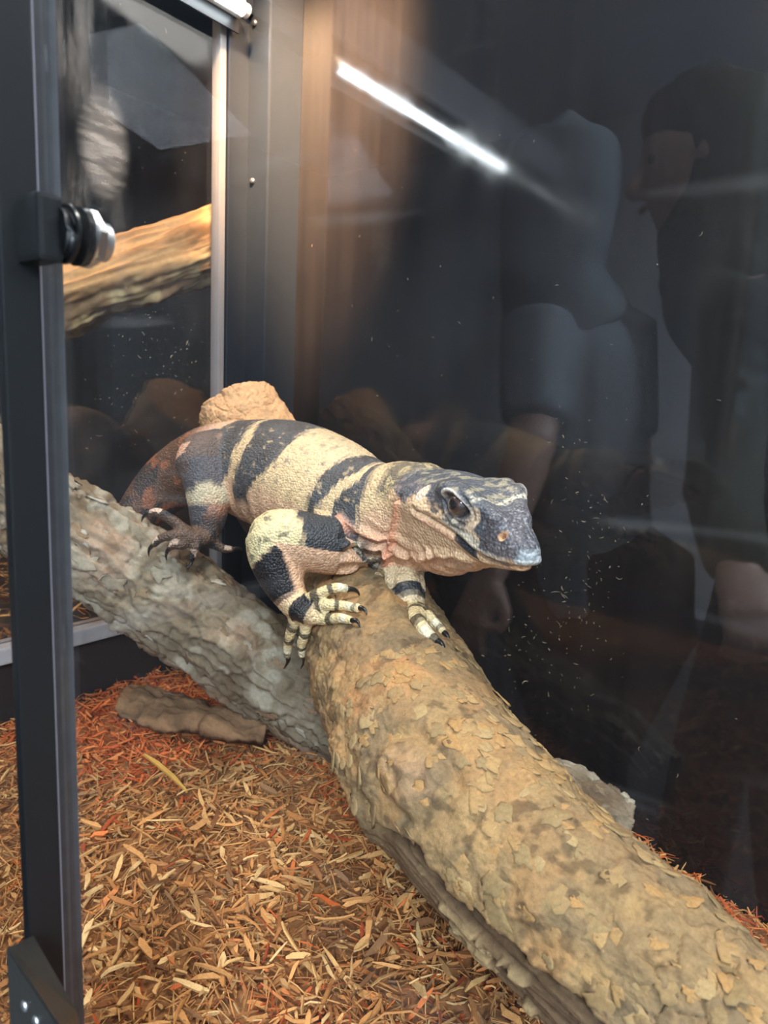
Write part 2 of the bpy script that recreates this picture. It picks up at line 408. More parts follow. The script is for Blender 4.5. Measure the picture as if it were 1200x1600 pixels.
def build_log1():
    n, nv = D1.shape[:2]
    P0 = Q1[:, None, :3] + D1 * Q1[:, None, None, 3]
    u = np.broadcast_to(s1[:, None], (n, nv)); th = np.broadcast_to(th1[None], (n, nv))
    circ = 2 * math.pi * .072
    wu = u + .007 * fbm(P0 * 45, 3, 1); wv = th / (2 * math.pi) * circ + .007 * fbm(P0 * 45, 3, 11)
    PW = np.stack([wu * 26, np.cos(th) * 2.3, np.sin(th) * 2.3], -1) + .30 * np.stack([fbm(P0 * 55, 3, 12), fbm(P0 * 55, 3, 13), fbm(P0 * 55, 3, 14)], -1)
    def terrace(f, k, sharp=.22):
        q = f * k; i = np.floor(q); fr = q - i; return (i + sstep(.5 - sharp, .5 + sharp, fr)) / k, i, np.abs(fr - .5)
    f1 = fbm(PW, 2, 15); t1, i1, e1 = terrace(f1, 7, .05)
    f2 = fbm(PW * 2.1 + 7, 2, 25); t2, i2, e2 = terrace(f2, 5, .06)
    nc = 22
    F1, F2, idr, du, dv = voro2(wu / .026, wv / circ * nc, nc, 3)
    edge = sstep(.0, .16, F2 - F1)
    flat = fbm(P0 * 14, 3, 21)                               # where the bark is worn smooth
    rough = sstep(-.25, .15, flat + .05)
    h = .005 * fbm(P0 * 9, 2, 30) + .0006 * fbm(P0 * 60, 3, 33)
    h += rough * (.0085 * t1 + .0052 * t2) + (1 - rough) * (.003 * t1 + .0030 * t2) + .0008 * fbm(P0 * 190, 3, 41)
    crk = np.exp(-((F2 - F1) / .045) ** 2) * sstep(-.05, .2, fbm(P0 * 20, 3, 43)); h -= .0034 * crk
    r1 = _hash((i1 + 50).astype(np.int64), np.floor(P0[..., 0] * 26 + P0[..., 2] * 9).astype(np.int64), np.zeros((n, nv), np.int64), 5)
    tan = srgb(166, 134, 90); tan2 = srgb(174, 131, 84); grey = srgb(124, 104, 78); dark = srgb(76, 59, 42); pink = srgb(206, 164, 124)
    lv = np.clip(.25 + .6 * idr + .7 * fbm(P0 * 30, 3, 50), 0, 1)[..., None]
    c = grey * (1 - lv) + tan * lv
    m2 = (sstep(.05, .3, fbm(P0 * 36, 3, 55)) * .55)[..., None]; c = c * (1 - m2) + tan2 * m2
    gr = (sstep(.05, .40, fbm(P0 * 13, 4, 60)) * .55)[..., None]; c = c * (1 - gr) + grey * gr
    sp = (sstep(.14, .34, fbm(P0 * 110, 3, 65)) * .60)[..., None]; c = c * (1 - sp) + dark * sp
    # ---- the knot
    hk = log1_hit(640, 1208)
    if hk:
        k, tk, _ = hk
        du_ = (u - s1[k]) ; dv_ = ((th - tk + math.pi) % (2 * math.pi) - math.pi) * .075
        d1 = np.hypot(du_ / 1.25, dv_)
        h += (.010 + .008 * fbm(P0 * 70, 3, 35)) * np.exp(-(d1 / .017) ** 2) - .007 * np.exp(-(np.hypot(du_ - .012, dv_ ) / .0055) ** 2) + .0035 * np.cos(d1 / .0035 + 3 * fbm(P0 * 60, 2, 36)) * np.exp(-(d1 / .018) ** 2)
        h -= .005 * np.exp(-((d1 - .026 - .010 * fbm(P0 * 40, 2, 37)) / .006) ** 2)
        mk = (np.exp(-(d1 / .018) ** 4) * .6)[..., None]; c = c * (1 - mk) + srgb(176, 142, 108) * mk
    # ---- split low on the camera side where the bark has peeled off the wood
    a = log1_hit(585, 1292); b = log1_hit(935, 1590)
    pk = [log1_hit(*q) for q in ((575, 1285), (650, 1330), (740, 1420), (840, 1510), (930, 1592))]
    ks = np.array([q[0] for q in pk]); ts = np.unwrap([q[1] for q in pk])
    order = np.argsort(ks); line = np.interp(np.arange(n), ks[order], ts[order])
    rel = ((th - line[:, None] + math.pi) % (2 * math.pi) - math.pi)      # angular distance from the split
    # which sense is "below": towards theta = -pi/2
    k0 = int(ks.mean()); sgn = 1 if math.sin(line[k0] + .2) < math.sin(line[k0]) else -1
    rel = rel * sgn + (.12 * fbm(np.stack([u * 40, u * 0, u * 0], -1), 3, 70))
    on = sstep(s1[ks.min()] - .012, s1[ks.min()] + .02, u)
    below = sstep(0, .05, rel) * sstep(2.2, 1.8, rel) * on
    gap = np.exp(-((rel - .09) / .06) ** 2) * on
    fib = fbm(np.stack([u * 14, th * 16 + .8 * fbm(P0 * 25, 2, 79), u * 0], -1), 4, 77)
    frag = sstep(.74, .78, idr + .5 * fbm(P0 * 60, 3, 78)) * edge * sstep(.25, .40, rel)
    hb = -.011 + .0060 * fib + .004 * frag
    h = h * (1 - below) + hb * below - .012 * gap
    woodc = srgb(86, 64, 46) * (1 - .0) + (srgb(128, 102, 74) - srgb(86, 64, 46)) * np.clip(fib + .4, 0, 1)[..., None]
    woodc = woodc * (1 - frag[..., None]) + srgb(168, 142, 102) * frag[..., None]
    c = c * (1 - below[..., None]) + woodc * below[..., None]
    # worn orange patch in front of the hand
    hp = log1_hit(600, 1050)
    if hp:
        d1 = np.hypot(u - s1[hp[0]], ((th - hp[1] + math.pi) % (2 * math.pi) - math.pi) * .075)
        mk = (np.exp(-(d1 / .04) ** 2) * sstep(-.1, .3, fbm(P0 * 30, 3, 90)) * .7)[..., None]; c = c * (1 - mk) + srgb(206, 146, 92) * mk
    tp = (sstep(.13, .05, u) * .85)[..., None]; c = c * (1 - tp) + srgb(212, 166, 122) * tp
    V = P0 + D1 * h[..., None]
    V = V.reshape(-1, 3); c = np.clip(c.reshape(-1, 3), .005, .9)
    faces = [log_faces(n, nv, V)]
    def endc(P): return srgb(216, 172, 128) * (1 + .35 * fbm(P * 120, 3, 8))[:, None]
    V, c = cap(V, faces, n, nv, 0, Q1[0, :3], endc, c, .012, -T1[0], .010)
    V, c = cap(V, faces, n, nv, 1, Q1[-1, :3], endc, c, .004, T1[-1], .006)
    me = np_mesh('leaning_log', V, faces, c)
    return me, V[:n * nv].reshape(n, nv, 3), rel
me1, G1V, REL1 = build_log1()
log1 = link('leaning_log', me1, M_bark1)
tag(log1, 'thick pale tan log with flaky bark and a knot, the lizard climbing on it', 'log')

# loose bark flakes that stand proud of the pale log
def flake_mesh(seed):
    r = np.random.default_rng(seed); k = 13
    a = np.linspace(0, 2 * math.pi, k, endpoint=False); rad = 1 + .34 * r.normal(size=k); rad = np.clip(rad, .55, 1.5)
    x = np.cos(a) * rad * 1.25; y = np.sin(a) * rad * .8
    z = .34 * x + .14 * r.normal(size=k) * .5
    V = [(0, 0, .12)] + [(x[i] * .55, y[i] * .55, .13 + .05 * r.normal() + z[i] * .4) for i in range(k)] + [(x[i], y[i], .06 + z[i] * .6) for i in range(k)] + [(x[i] * .92, y[i] * .92, -.18) for i in range(k)]
    tri = [(0, 1 + i, 1 + (i + 1) % k) for i in range(k)]
    q = [(1 + i, 1 + k + i, 1 + k + (i + 1) % k, 1 + (i + 1) % k) for i in range(k)] + [(1 + k + i, 1 + 2 * k + i, 1 + 2 * k + (i + 1) % k, 1 + k + (i + 1) % k) for i in range(k)]
    return np.array(V, float), tri, q
FL_COL = [srgb(164, 132, 88), srgb(158, 126, 83), srgb(152, 124, 85), srgb(166, 128, 81), srgb(145, 121, 84), srgb(162, 136, 95)]
M_flake = attr_mat('loose_bark_flake', .85, .36, 2.6, .5, .0012)
FLAKES = []
for i in range(6):
    V, tri, q = flake_mesh(40 + i)
    me = np_mesh('bark_flake', V, [np.array(tri), np.array(q)], np.tile(FL_COL[i], (len(V), 1)), smooth=True); me.materials.append(M_flake); FLAKES.append(me)
def place_flakes(parent, GV, Tn, count, size, sel, meshes, name='bark_flake', seed=3):
    r = np.random.default_rng(seed); n, nv = GV.shape[:2]; k = 0
    while k < count:
        i = r.integers(6, n - 6); j = r.integers(0, nv)
        if not sel(i, j): continue
        p = GV[i, j]; t = unit(GV[min(i + 5, n - 1), j] - GV[i - 5, j]); b = unit(GV[i, (j + 5) % nv] - GV[i, j - 5]); nn = unit(np.cross(t, b))
        if nn @ (p - Tn[i, :3]) < 0: nn = -nn
        o = bpy.data.objects.new(name, meshes[r.integers(len(meshes))]); COL.objects.link(o); o.parent = parent
        bb = np.cross(nn, t); s = size * r.uniform(.55, 1.35); ang = r.normal() * .5
        x = t * math.cos(ang) + bb * math.sin(ang); y = np.cross(nn, x)
        mt = Matrix(((x[0], y[0], nn[0], p[0]), (x[1], y[1], nn[1], p[1]), (x[2], y[2], nn[2], p[2]), (0, 0, 0, 1)))
        o.matrix_basis = mt @ Matrix.Diagonal((s, s * r.uniform(.8, 1.2), s * .5, 1)); k += 1
tocam1 = lambda GV, Qn: (lambda i, j: (GV[i, j] - Qn[i, :3]) @ (CP - Qn[i, :3]) > 0)
_s = tocam1(G1V, Q1)
kmin = log1_hit(560, 1040)[0]
place_flakes(log1, G1V, Q1, 290, .0062, lambda i, j: i > kmin and _s(i, j) and not (-.03 < REL1[i, j] < 1.9), FLAKES)

# second log: grey furrowed bark, under and behind the pale one
LOG2 = [(-160, 660, .74, .058), (-60, 722, .79, .061), (110, 836, .84, .066), (300, 958, .87, .067), (450, 1062, .875, .066), (640, 1172, .86, .062), (880, 1262, .81, .05), (968, 1306, .795, .042)]
LOG2 = [(*at(a, b, c), r) for a, b, c, r in LOG2]
Q2, s2, T2, S2, U2, th2, D2 = log_grid(LOG2, .0022)
def build_log2():
    n, nv = D2.shape[:2]
    P0 = Q2[:, None, :3] + D2 * Q2[:, None, None, 3]
    u = np.broadcast_to(s2[:, None], (n, nv)); th = np.broadcast_to(th2[None], (n, nv)); circ = 2 * math.pi * .065
    wp = np.stack([fbm(P0 * 28, 3, 101), fbm(P0 * 28, 3, 102), fbm(P0 * 28, 3, 103)], -1)
    PW = np.stack([u * 11, np.cos(th) * 3.0, np.sin(th) * 3.0], -1) + .6 * wp
    f1 = fbm(PW, 4, 115); rid = 1 - np.abs(f1) * 3.2; rid = np.clip(rid, 0, 1)          # winding furrows along the grain
    f2 = fbm(PW * 2.6, 4, 125); rid2 = np.clip(1 - np.abs(f2) * 3.6, 0, 1)
    f3 = fbm(PW * 1.7, 4, 128); st = np.floor(f3 * 9) / 9
    h = .007 * fbm(P0 * 11, 3, 130) + .003 * fbm(P0 * 45, 4, 133) - .0080 * rid ** 2 - .0045 * rid2 ** 2 + .008 * st + .0015 * fbm(P0 * 150, 2, 135)
    grey = srgb(138, 126, 106); brown = srgb(100, 82, 62); pale = srgb(166, 158, 140); dark = srgb(66, 57, 48); pk = srgb(168, 136, 112)
    mv = np.clip(.45 + 1.1 * fbm(P0 * 24, 3, 150), 0, 1)[..., None]
    c = brown * (1 - mv) + grey * mv
    m2 = (sstep(.08, .32, fbm(P0 * 42, 3, 155)) * .65)[..., None]; c = c * (1 - m2) + pale * m2
    m3 = (sstep(.1, .45, fbm(P0 * 12, 3, 160)) * .5)[..., None]; c = c * (1 - m3) + pk * m3
    V = (P0 + D2 * h[..., None]).reshape(-1, 3); c = np.clip(c.reshape(-1, 3), .005, .9); faces = [log_faces(n, nv, V)]
    endc = lambda P: srgb(120, 112, 100) * (1 + .4 * fbm(P * 100, 3, 8))[:, None]
    V, c = cap(V, faces, n, nv, 0, Q2[0, :3], endc, c, .004, -T2[0]); V, c = cap(V, faces, n, nv, 1, Q2[-1, :3], endc, c, .012, T2[-1], .008)
    return np_mesh('fallen_log', V, faces, c), V[:n * nv].reshape(n, nv, 3)
me2, G2V = build_log2()
log2 = link('fallen_log', me2, M_bark2)
tag(log2, 'dark grey log with furrowed bark passing under the pale log', 'log')
FL2 = []
for i, cc in enumerate((srgb(144, 134, 116), srgb(118, 100, 78), srgb(164, 158, 142), srgb(138, 112, 88))):
    V, tri, q = flake_mesh(60 + i); me = np_mesh('bark_flake', V, [np.array(tri), np.array(q)], np.tile(cc, (len(V), 1))); me.materials.append(M_flake); FL2.append(me)
place_flakes(log2, G2V, Q2, 120, .0085, tocam1(G2V, Q2), FL2, seed=5)

# branch in the neighbouring enclosure
BR = [(40, 492, 1.14, .060), (110, 462, 1.15, .062), (200, 432, 1.165, .060), (280, 405, 1.18, .057), (345, 384, 1.19, .064), (400, 362, 1.195, .06)]
BR = [(*at(a, b, c), r) for a, b, c, r in BR]
Q3, s3, T3, S3, U3, th3, D3 = log_grid(BR, .003)
def build_branch():
    n, nv = D3.shape[:2]; P0 = Q3[:, None, :3] + D3 * Q3[:, None, None, 3]
    u = np.broadcast_to(s3[:, None], (n, nv)); th = np.broadcast_to(th3[None], (n, nv))
    ring = np.stack([u * 9, np.cos(th) * 2.2, np.sin(th) * 2.2], -1); g = fbm(ring, 4, 201); fib = fbm(np.stack([u * 14, np.cos(th) * 9, np.sin(th) * 9], -1), 3, 211)
    rot = sstep(.1, -.45, np.sin(th) + .5 * fbm(P0 * 18, 3, 220))
    h = .016 * g + .007 * fib + rot * (.014 * fbm(P0 * 30, 3, 230) - .004)
    c = srgb(214, 166, 112) * (1 - .0) + (srgb(166, 122, 78) - srgb(214, 166, 112)) * sstep(-.1, .5, fib + g * .4)[..., None]
    bk = srgb(132, 106, 76) + (srgb(178, 158, 116) - srgb(132, 106, 76)) * sstep(-.1, .3, fbm(P0 * 26, 3, 240))[..., None]
    c = c * (1 - rot[..., None]) + bk * rot[..., None]
    V = (P0 + D3 * h[..., None]).reshape(-1, 3); c = c.reshape(-1, 3); faces = [log_faces(n, nv, V)]
    endc = lambda P: srgb(190, 150, 104) * np.ones((len(P), 1))
    V, c = cap(V, faces, n, nv, 0, Q3[0, :3], endc, c, .004, -T3[0]); V, c = cap(V, faces, n, nv, 1, Q3[-1, :3], endc, c, .004, T3[-1])
    return np_mesh('driftwood_branch', V, faces, c)
br = link('driftwood_branch', build_branch(), M_wood); tag(br, 'stripped orange-tan driftwood branch behind the smeared side pane', 'branch')

# ------------------------------------------------------------------ mulch bed
def terrain(x, y):
    x = np.asarray(x, float); y = np.asarray(y, float)
    p = np.stack([x, y, x * 0], -1)
    z = .012 * fbm(p * 5, 3, 300) + .006 * fbm(p * 22, 3, 310)
    z = z + .012 * np.exp(-(((x - .1) / .16) ** 2 + ((y - .50) / .2) ** 2))
    z = z - .085 * sstep(.45, .80, y) * sstep(.35, .75, x) - .05 * sstep(.68, .95, x) * sstep(.5, .8, y)
    return z
M_chip = attr_mat('shredded_wood', .8, .30, 500, .4, .0006)
def chip_arrays(n, cx, cy, zoff, length, width, cols, seed, tilt=.35, keep=None):
    """n slivers as bent hexagonal strips with thickness: 10 verts, 8+ faces each"""
    r = np.random.default_rng(seed)
    x = cx; y = cy
    z = terrain(x, y) + zoff
    a = r.uniform(0, 2 * math.pi, n); ti = r.normal(0, tilt, n); ro = r.normal(0, .6, n)
    L = length; W = width; H = np.minimum(W * .45, .0022) * r.uniform(.5, 1.2, n)
    d = np.stack([np.cos(a) * np.cos(ti), np.sin(a) * np.cos(ti), np.sin(ti)], 1)
    s = np.stack([-np.sin(a), np.cos(a), np.zeros(n)], 1); up = np.cross(d, s)
    s2_ = s * np.cos(ro)[:, None] + up * np.sin(ro)[:, None]; up = np.cross(d, s2_); s = s2_
    c = np.stack([x, y, z], 1); bend = r.normal(0, .08, n) * L
    rows = []
    for t, wf in ((-.5, .35), (-.22, 1.0), (.24, .9), (.5, .28)):
        q = c + d * (L * t)[:, None] + up * (bend * (1 - 4 * t * t))[:, None]
        wj = (W * wf * r.uniform(.7, 1.2, n) / 2)[:, None]; sk = s * (W * r.normal(0, .18, n))[:, None]
        rows += [q + s * wj + sk + up * H[:, None] / 2, q - s * wj + sk + up * H[:, None] / 2, q - s * wj + sk - up * H[:, None] / 2, q + s * wj + sk - up * H[:, None] / 2]
    V = np.stack(rows, 1)                      # n,16,3
    f = [(0, 1, 2, 3), (15, 14, 13, 12)]
    for k in range(3):
        b = k * 4
        for m in range(4): f.append((b + m, b + 4 + m, b + 4 + (m + 1) % 4, b + (m + 1) % 4))
    f = np.array(f)
    col = np.repeat(cols[:, None, :], 16, 1)
    return V, f, col
PAL = np.array([srgb(*c) for c in ((204, 154, 98), (190, 138, 84), (172, 120, 72), (212, 172, 116), (150, 100, 60), (184, 146, 98), (118, 80, 50), (196, 128, 70), (218, 186, 134), (142, 108, 76))])
PALW = np.array([.18, .17, .13, .13, .09, .12, .07, .05, .03, .03])
RED = np.array([srgb(*c) for c in ((200, 104, 54), (184, 88, 44), (212, 124, 68), (160, 76, 42), (206, 134, 82))])
def pick_cols(x, y, seed):
    r = np.random.default_rng(seed); n = len(x)
    c = PAL[r.choice(len(PAL), n, p=PALW)]
    p = np.stack([x, y, x * 0], -1)
    red = 1.0 * np.exp(-(((x - .12) / .17) ** 2 + ((y - .50) / .14) ** 2) ** 2) + .35 * sstep(.12, .35, fbm(p * 5, 3, 333)) + .06
    red = np.maximum(red, .6 * np.exp(-(((x - .75) / .2) ** 2 + ((y - .78) / .12) ** 2)))
    m = r.uniform(size=n) < red * .85
    c[m] = RED[r.choice(len(RED), m.sum())]
    return c * r.uniform(.66, 1.05, n)[:, None] * np.array((1.02, .93, .84))
# underlying bed
gx, gy = np.meshgrid(np.linspace(.004, XR - .01, 180), np.linspace(YG + .004, YB - .003, 80), indexing='ij')
gz = terrain(gx, gy) - .006
V = np.stack([gx, gy, gz], -1).reshape(-1, 3); ii, jj = np.meshgrid(np.arange(179), np.arange(79), indexing='ij'); a = (ii * 80 + jj).ravel()
bedc = np.tile(srgb(150, 102, 62), (len(V), 1)) * (1 + .4 * fbm(V * 60, 3, 2))[:, None]
BEDV, BEDF, BEDC = V, np.stack([a, a + 80, a + 81, a + 1], 1), bedc
# the mass of chips
def mass(n, seed, xr, yr, zr=(-.004, .010), lmul=1.0, dz=0.0, bed=None):
    r = np.random.default_rng(seed)
    x = r.uniform(*xr, n); y = r.uniform(*yr, n)
    Ls = np.clip(r.lognormal(math.log(.016), .45, n), .006, .042) * lmul; Ws = np.where(r.uniform(size=n) < .58, r.uniform(.0006, .0015, n), r.uniform(.0016, .0042, n)) * lmul
    V, f, c = chip_arrays(n, x, y, r.uniform(*zr, n) + dz, Ls, Ws, pick_cols(x, y, seed + 1), seed + 2)
    V[..., 0] = np.clip(V[..., 0], xr[0] - .002, xr[1] + .002); V[..., 1] = np.clip(V[..., 1], yr[0] - .002, yr[1] + .002)
    F = (f[None] + (np.arange(n) * 16)[:, None, None]).reshape(-1, 4)
    V = V.reshape(-1, 3); c = c.reshape(-1, 3)
    if bed is None: return np_mesh('mulch', V, [F], c, smooth=False)
    return np_mesh('mulch_bed', np.vstack([V, bed[0]]), [F, bed[1] + len(V)], np.vstack([c, bed[2]]), smooth=False)
NCHIP = 34000
chips = link('mulch_bed', mass(NCHIP, 500, (.006, 1.3), (YG + .012, YB - .006), bed=(BEDV, BEDF, BEDC)), M_chip)
tag(chips, 'deep bed of small shredded wood mulch covering the enclosure floor', 'mulch', kind='stuff')
# the 300 largest chips, one by one
def project(P):
    q = (P - CP) @ CM; return 600 + q[:, 0] / q[:, 2] * FPX, 800 + q[:, 1] / q[:, 2] * FPX, q[:, 2]
CH_COL = [('pale tan', (0, 3, 8)), ('brown', (1, 2, 5)), ('dark brown', (4, 6, 9)), ('reddish orange', ())]
r = np.random.default_rng(900)
cand = np.stack([r.uniform(.3, .95, 4000), r.uniform(YG + .03, .62, 4000)], 1)
cz = terrain(cand[:, 0], cand[:, 1]); px, py, dd = project(np.column_stack([cand, cz]))
ok = (px > 60) & (px < 900) & (py > 1180) & (py < 1640) & (dd < .85); cand = cand[ok][:299]
for i, (x, y) in enumerate(cand):
    kk = r.choice(4, p=[.46, .32, .14, .08]); cn, ids = CH_COL[kk]
    L = np.array([r.uniform(.014, .036)]); W = np.array([r.uniform(.0028, .0062)])
    if r.uniform() < .3: W *= .6
    colr = (RED[r.integers(len(RED))] if kk == 3 else PAL[r.choice(ids)]) * r.uniform(.85, 1.05) * np.array((1.02, .94, .86))
    V, f, c = chip_arrays(1, np.array([x]), np.array([y]), np.array([r.uniform(.006, .013)]), L, W, colr[None], 2000 + i, .22)
    asp = L[0] / W[0]; shp, nm = ('thin splinter', 'wood_splinter') if asp > 9 else (('broad chip', 'wood_chip') if asp < 4.6 else ('narrow chip', 'wood_chip'))
    dl = np.min(np.linalg.norm(Q1[:, :2] - (x, y), axis=1)); df = y - YG
    plc = 'beside the pale log' if dl < .13 else ('close behind the front pane' if df < .10 else ('near the grey log' if np.min(np.linalg.norm(Q2[:, :2] - (x, y), axis=1)) < .17 else 'out on the open mulch'))
    o = link(nm, np_mesh(nm, V[0], [f], c[0], smooth=False), M_chip); tag(o, f'{cn} {shp} of wood lying {plc}', 'wood chip', f'{cn} {shp}s {plc}')
# a single long straw-yellow sliver
P = [at(222, 1272, .83), at(255, 1305, .80), at(300, 1362, .75)]
x = np.array([p[0] for p in P]); y = np.array([p[1] for p in P])
V, f, c = chip_arrays(1, np.array([x.mean()]), np.array([y.mean()]), np.array([.013]), np.array([.085]), np.array([.0055]), srgb(206, 158, 78)[None], 77, .0)
# straight sliver laid along its own direction
d = unit((x[-1] - x[0], y[-1] - y[0], 0)); s_ = np.array((-d[1], d[0], 0)); c0 = np.array((x.mean(), y.mean(), terrain(x.mean(), y.mean()) + .014))
V = []
for t, wf, hz in ((-.5, .5, -.002), (-.2, 1, .001), (.2, .9, .001), (.5, .35, -.003)):
    q = c0 + d * t * .10 + np.array((0, 0, hz))
    for a_, b_ in ((1, 1), (-1, 1), (-1, -1), (1, -1)): V.append(q + s_ * a_ * wf * .0028 + np.array((0, 0, b_ * .0012)))
o = link('straw_sliver', np_mesh('straw_sliver', np.array(V), [f], np.tile(srgb(208, 160, 80), (16, 1)), smooth=False), M_chip); tag(o, 'long straight straw-yellow sliver lying on the brown mulch', 'wood sliver')
# neighbour's mulch
def terrain_n(x, y): return .085 + .01 * fbm(np.stack([x, y, x * 0], -1) * 6, 3, 700)
_t = terrain; terrain = terrain_n
mm = mass(2600, 800, (-.85, -.03), (-.45, YB - .02), lmul=1.5)
terrain = _t
tag(link('neighbour_mulch', mm, M_chip), 'orange wood mulch seen through the side pane above the ledge', 'mulch', kind='stuff')
# ------------------------------------------------------------------ the lizard
VS = .0015
def tube_mesh(ctrl, n=None, seg=28, up=(0, 0, 1), shape=None):
    """ctrl rows: x,y,z,half width,half height"""
    C = np.array(ctrl, float)
    if C.shape[1] == 4: C = np.column_stack([C, C[:, 3]])
    L = np.linalg.norm(np.diff(C[:, :3], axis=0), axis=1).sum()
    n = n or max(8, int(L / .004))
    Q, s = resample(C, n); T, S, U = frames(Q[:, :3], up)
    a = np.linspace(0, 2 * math.pi, seg, endpoint=False)
    V = Q[:, None, :3] + np.cos(a)[None, :, None] * S[:, None] * Q[:, None, None, 3] + np.sin(a)[None, :, None] * U[:, None] * Q[:, None, None, 4]
    # round ends
    caps = []
    for e, sg in ((0, -1), (-1, 1)):
        for f in (.5, .8): pass
    V = V.reshape(-1, 3)
    quads = log_faces(n, seg, V)
    r0 = min(Q[0, 3], Q[0, 4]); r1 = min(Q[-1, 3], Q[-1, 4])
    V = np.vstack([V, Q[0, :3] - T[0] * r0 * .8, Q[-1, :3] + T[-1] * r1 * .8])
    j = np.arange(seg); j2 = (j + 1) % seg; b = (n - 1) * seg
    tri = np.vstack([np.stack([np.full(seg, n * seg), j2, j], 1), np.stack([np.full(seg, n * seg + 1), b + j, b + j2], 1)])
    tri = np.vstack([tri, quads[:, [0, 1, 2]], quads[:, [0, 2, 3]]])
    return V, tri, (Q, s, T, S, U)
SDF = []
def add(V, tri, k): SDF.append((np.asarray(V, np.float64), np.asarray(tri, np.int64), k))

# head frame, fitted to the photograph: forward, left, up
RH = np.array([[0.36513806, 0.93030234, 0.03481009], [0.2584121, -0.0653609, -0.96382111], [-0.89436982, 0.36092312, -0.26426713]])
HW = CM @ RH; HL = .163
HO = CP + CM @ np.array((0.08539232, 0.01356419, .60)) - .5 * HL * HW[:, 0]
def hp(t, y, z): return HO + HL * (HW @ np.array((t, y, z)))
def head_coords(P): return ((P - HO) @ HW) / HL
HEAD = [  # t, half width, top, bottom, height of the widest line
    (-.20, .270, .170, -.42, -.10), (-.05, .275, .205, -.43, -.06), (.10, .270, .228, -.41, -.02), (.22, .258, .238, -.37, .00), (.34, .236, .240, -.315, .02), (.46, .208, .236, -.255, .03),
    (.58, .178, .214, -.200, .025), (.70, .146, .170, -.160, .015), (.80, .120, .132, -.132, .01), (.88, .099, .102, -.112, .0), (.94, .079, .074, -.092, -.004), (.985, .053, .042, -.068, -.010), (1.005, .028, .016, -.042, -.012)]
def head_loft():
    H = np.array(HEAD); tt = np.linspace(0, len(H) - 1, 70); H = catmull(H, 70)
    seg = 40; a = np.linspace(0, 2 * math.pi, seg, endpoint=False); V = []
    for t, wd, zt, zb, zc in H:
        f = np.clip((t - .3) / .6, 0, 1)
        for al in a:
            c, s = math.cos(al), math.sin(al)
            e = 2.45 if s > 0 else 1.75 + .55 * f            # boxy crown, narrowing throat
            c_ = math.copysign(abs(c) ** (2 / e), c); s_ = math.copysign(abs(s) ** (2 / e), s)
            V.append(hp(t, c_ * wd, zc + (s_ * (zt - zc) if s > 0 else s_ * (zc - zb))))
    n = len(H); V = np.array(V); q = log_faces(n, seg, V)
    V = np.vstack([V, hp(H[0, 0] - .02, 0, -.1), hp(1.012, 0, -.003)])
    j = np.arange(seg); j2 = (j + 1) % seg; b = (n - 1) * seg
    # ring order is counter-clockwise seen from the front, same as the tubes seen along +T
    tri = np.vstack([np.stack([np.full(seg, n * seg), j2, j], 1), np.stack([np.full(seg, n * seg + 1), b + j, b + j2], 1), q[:, [0, 1, 2]], q[:, [0, 2, 3]]])
    return V, tri
hv, ht = head_loft(); add(hv, ht, .010)
for sg in (-1, 1):       # brow ridges and the ridge running to the nose
    br_ = [(*hp(.36, sg * .150, .195), .010, .006), (*hp(.46, sg * .162, .208), .0115, .0065), (*hp(.56, sg * .148, .206), .0105, .0065), (*hp(.66, sg * .112, .176), .007, .005), (*hp(.80, sg * .074, .122), .005, .004)]
    V, t, _ = tube_mesh(br_, up=HW[:, 2]); add(V, t, .010)
    # jaw muscle behind the mouth
    jw = [(*hp(-.08, sg * .20, .03), .013), (*hp(.08, sg * .212, .05), .014), (*hp(.24, sg * .19, .06), .012)]
    V, t, _ = tube_mesh(jw, up=HW[:, 2]); add(V, t, .010)

def pts(rows): return [(*at(a, b, c), *r) for a, b, c, *r in rows]
nk = hp(-.12, 0, -.085)
TRUNK = pts([(140, 905, .905, .012, .012), (178, 860, .925, .018, .019), (215, 806, .945, .027, .030), (262, 757, .955, .036, .041), (315, 728, .945, .047, .050), (355, 724, .92, .056, .056),
             (402, 735, .885, .066, .066), (458, 748, .845, .071, .071), (512, 772, .805, .068, .069), (553, 795, .775, .060, .064), (597, 806, .74, .049, .057)]) + [(*(nk * .5 + .5 * at(597, 806, .74)), .047, .056), (*nk, .044, .050)]
tv, tt, TR = tube_mesh(TRUNK, n=120, seg=48); add(tv, tt, .014)

LIMB = {}
def limb(name, rows, k=.008, up=(0, 0, 1)):
    V, t, fr = tube_mesh(rows, seg=24, up=up); add(V, t, k); LIMB.setdefault(name, []).append(fr)
# right fore leg: upper arm to the elbow, forearm down to the wrist on the log
limb('arm_r', pts([(545, 858, .735, .028), (505, 852, .715, .030), (462, 842, .705, .030), (430, 838, .705, .028), (420, 846, .705, .024)]), .010)
limb('arm_r', pts([(424, 836, .705, .027), (430, 868, .702, .0275), (441, 905, .700, .0225), (456, 936, .697, .0165), (470, 952, .695, .0145)]), .008, (1, .3, 0))
FING = {}
def grip(px, py, d, lift):
    """depth of a toe joint lying on the pale log"""
    h = log1_hit(px, py)
    return d if h is None else float((h[2] - CP) @ CM[:, 2]) - lift
def finger(name, rows, k=.004, on_log=False):
    if on_log: rows = [rows[0]] + [(a, b, min(c, grip(a, b, c, .0055 + r)), r) for a, b, c, r in rows[1:]]
    V, t, fr = tube_mesh(pts(rows), seg=16, up=(.2, .3, 1)); add(V, t, k); FING.setdefault(name, []).append(fr)
limb('hand_r', pts([(464, 944, .693, .015, .012), (480, 956, .684, .0155, .011), (492, 962, .682, .0125, .010)]), .006)
finger('hand_r', [(478, 938, .688, .0065), (502, 926, .676, .0058), (526, 918, .674, .0052), (545, 921, .678, .0042)], on_log=True)
finger('hand_r', [(488, 952, .684, .0075), (514, 945, .671, .0062), (540, 947, .668, .0052), (560, 951, .671, .0042)], on_log=True)
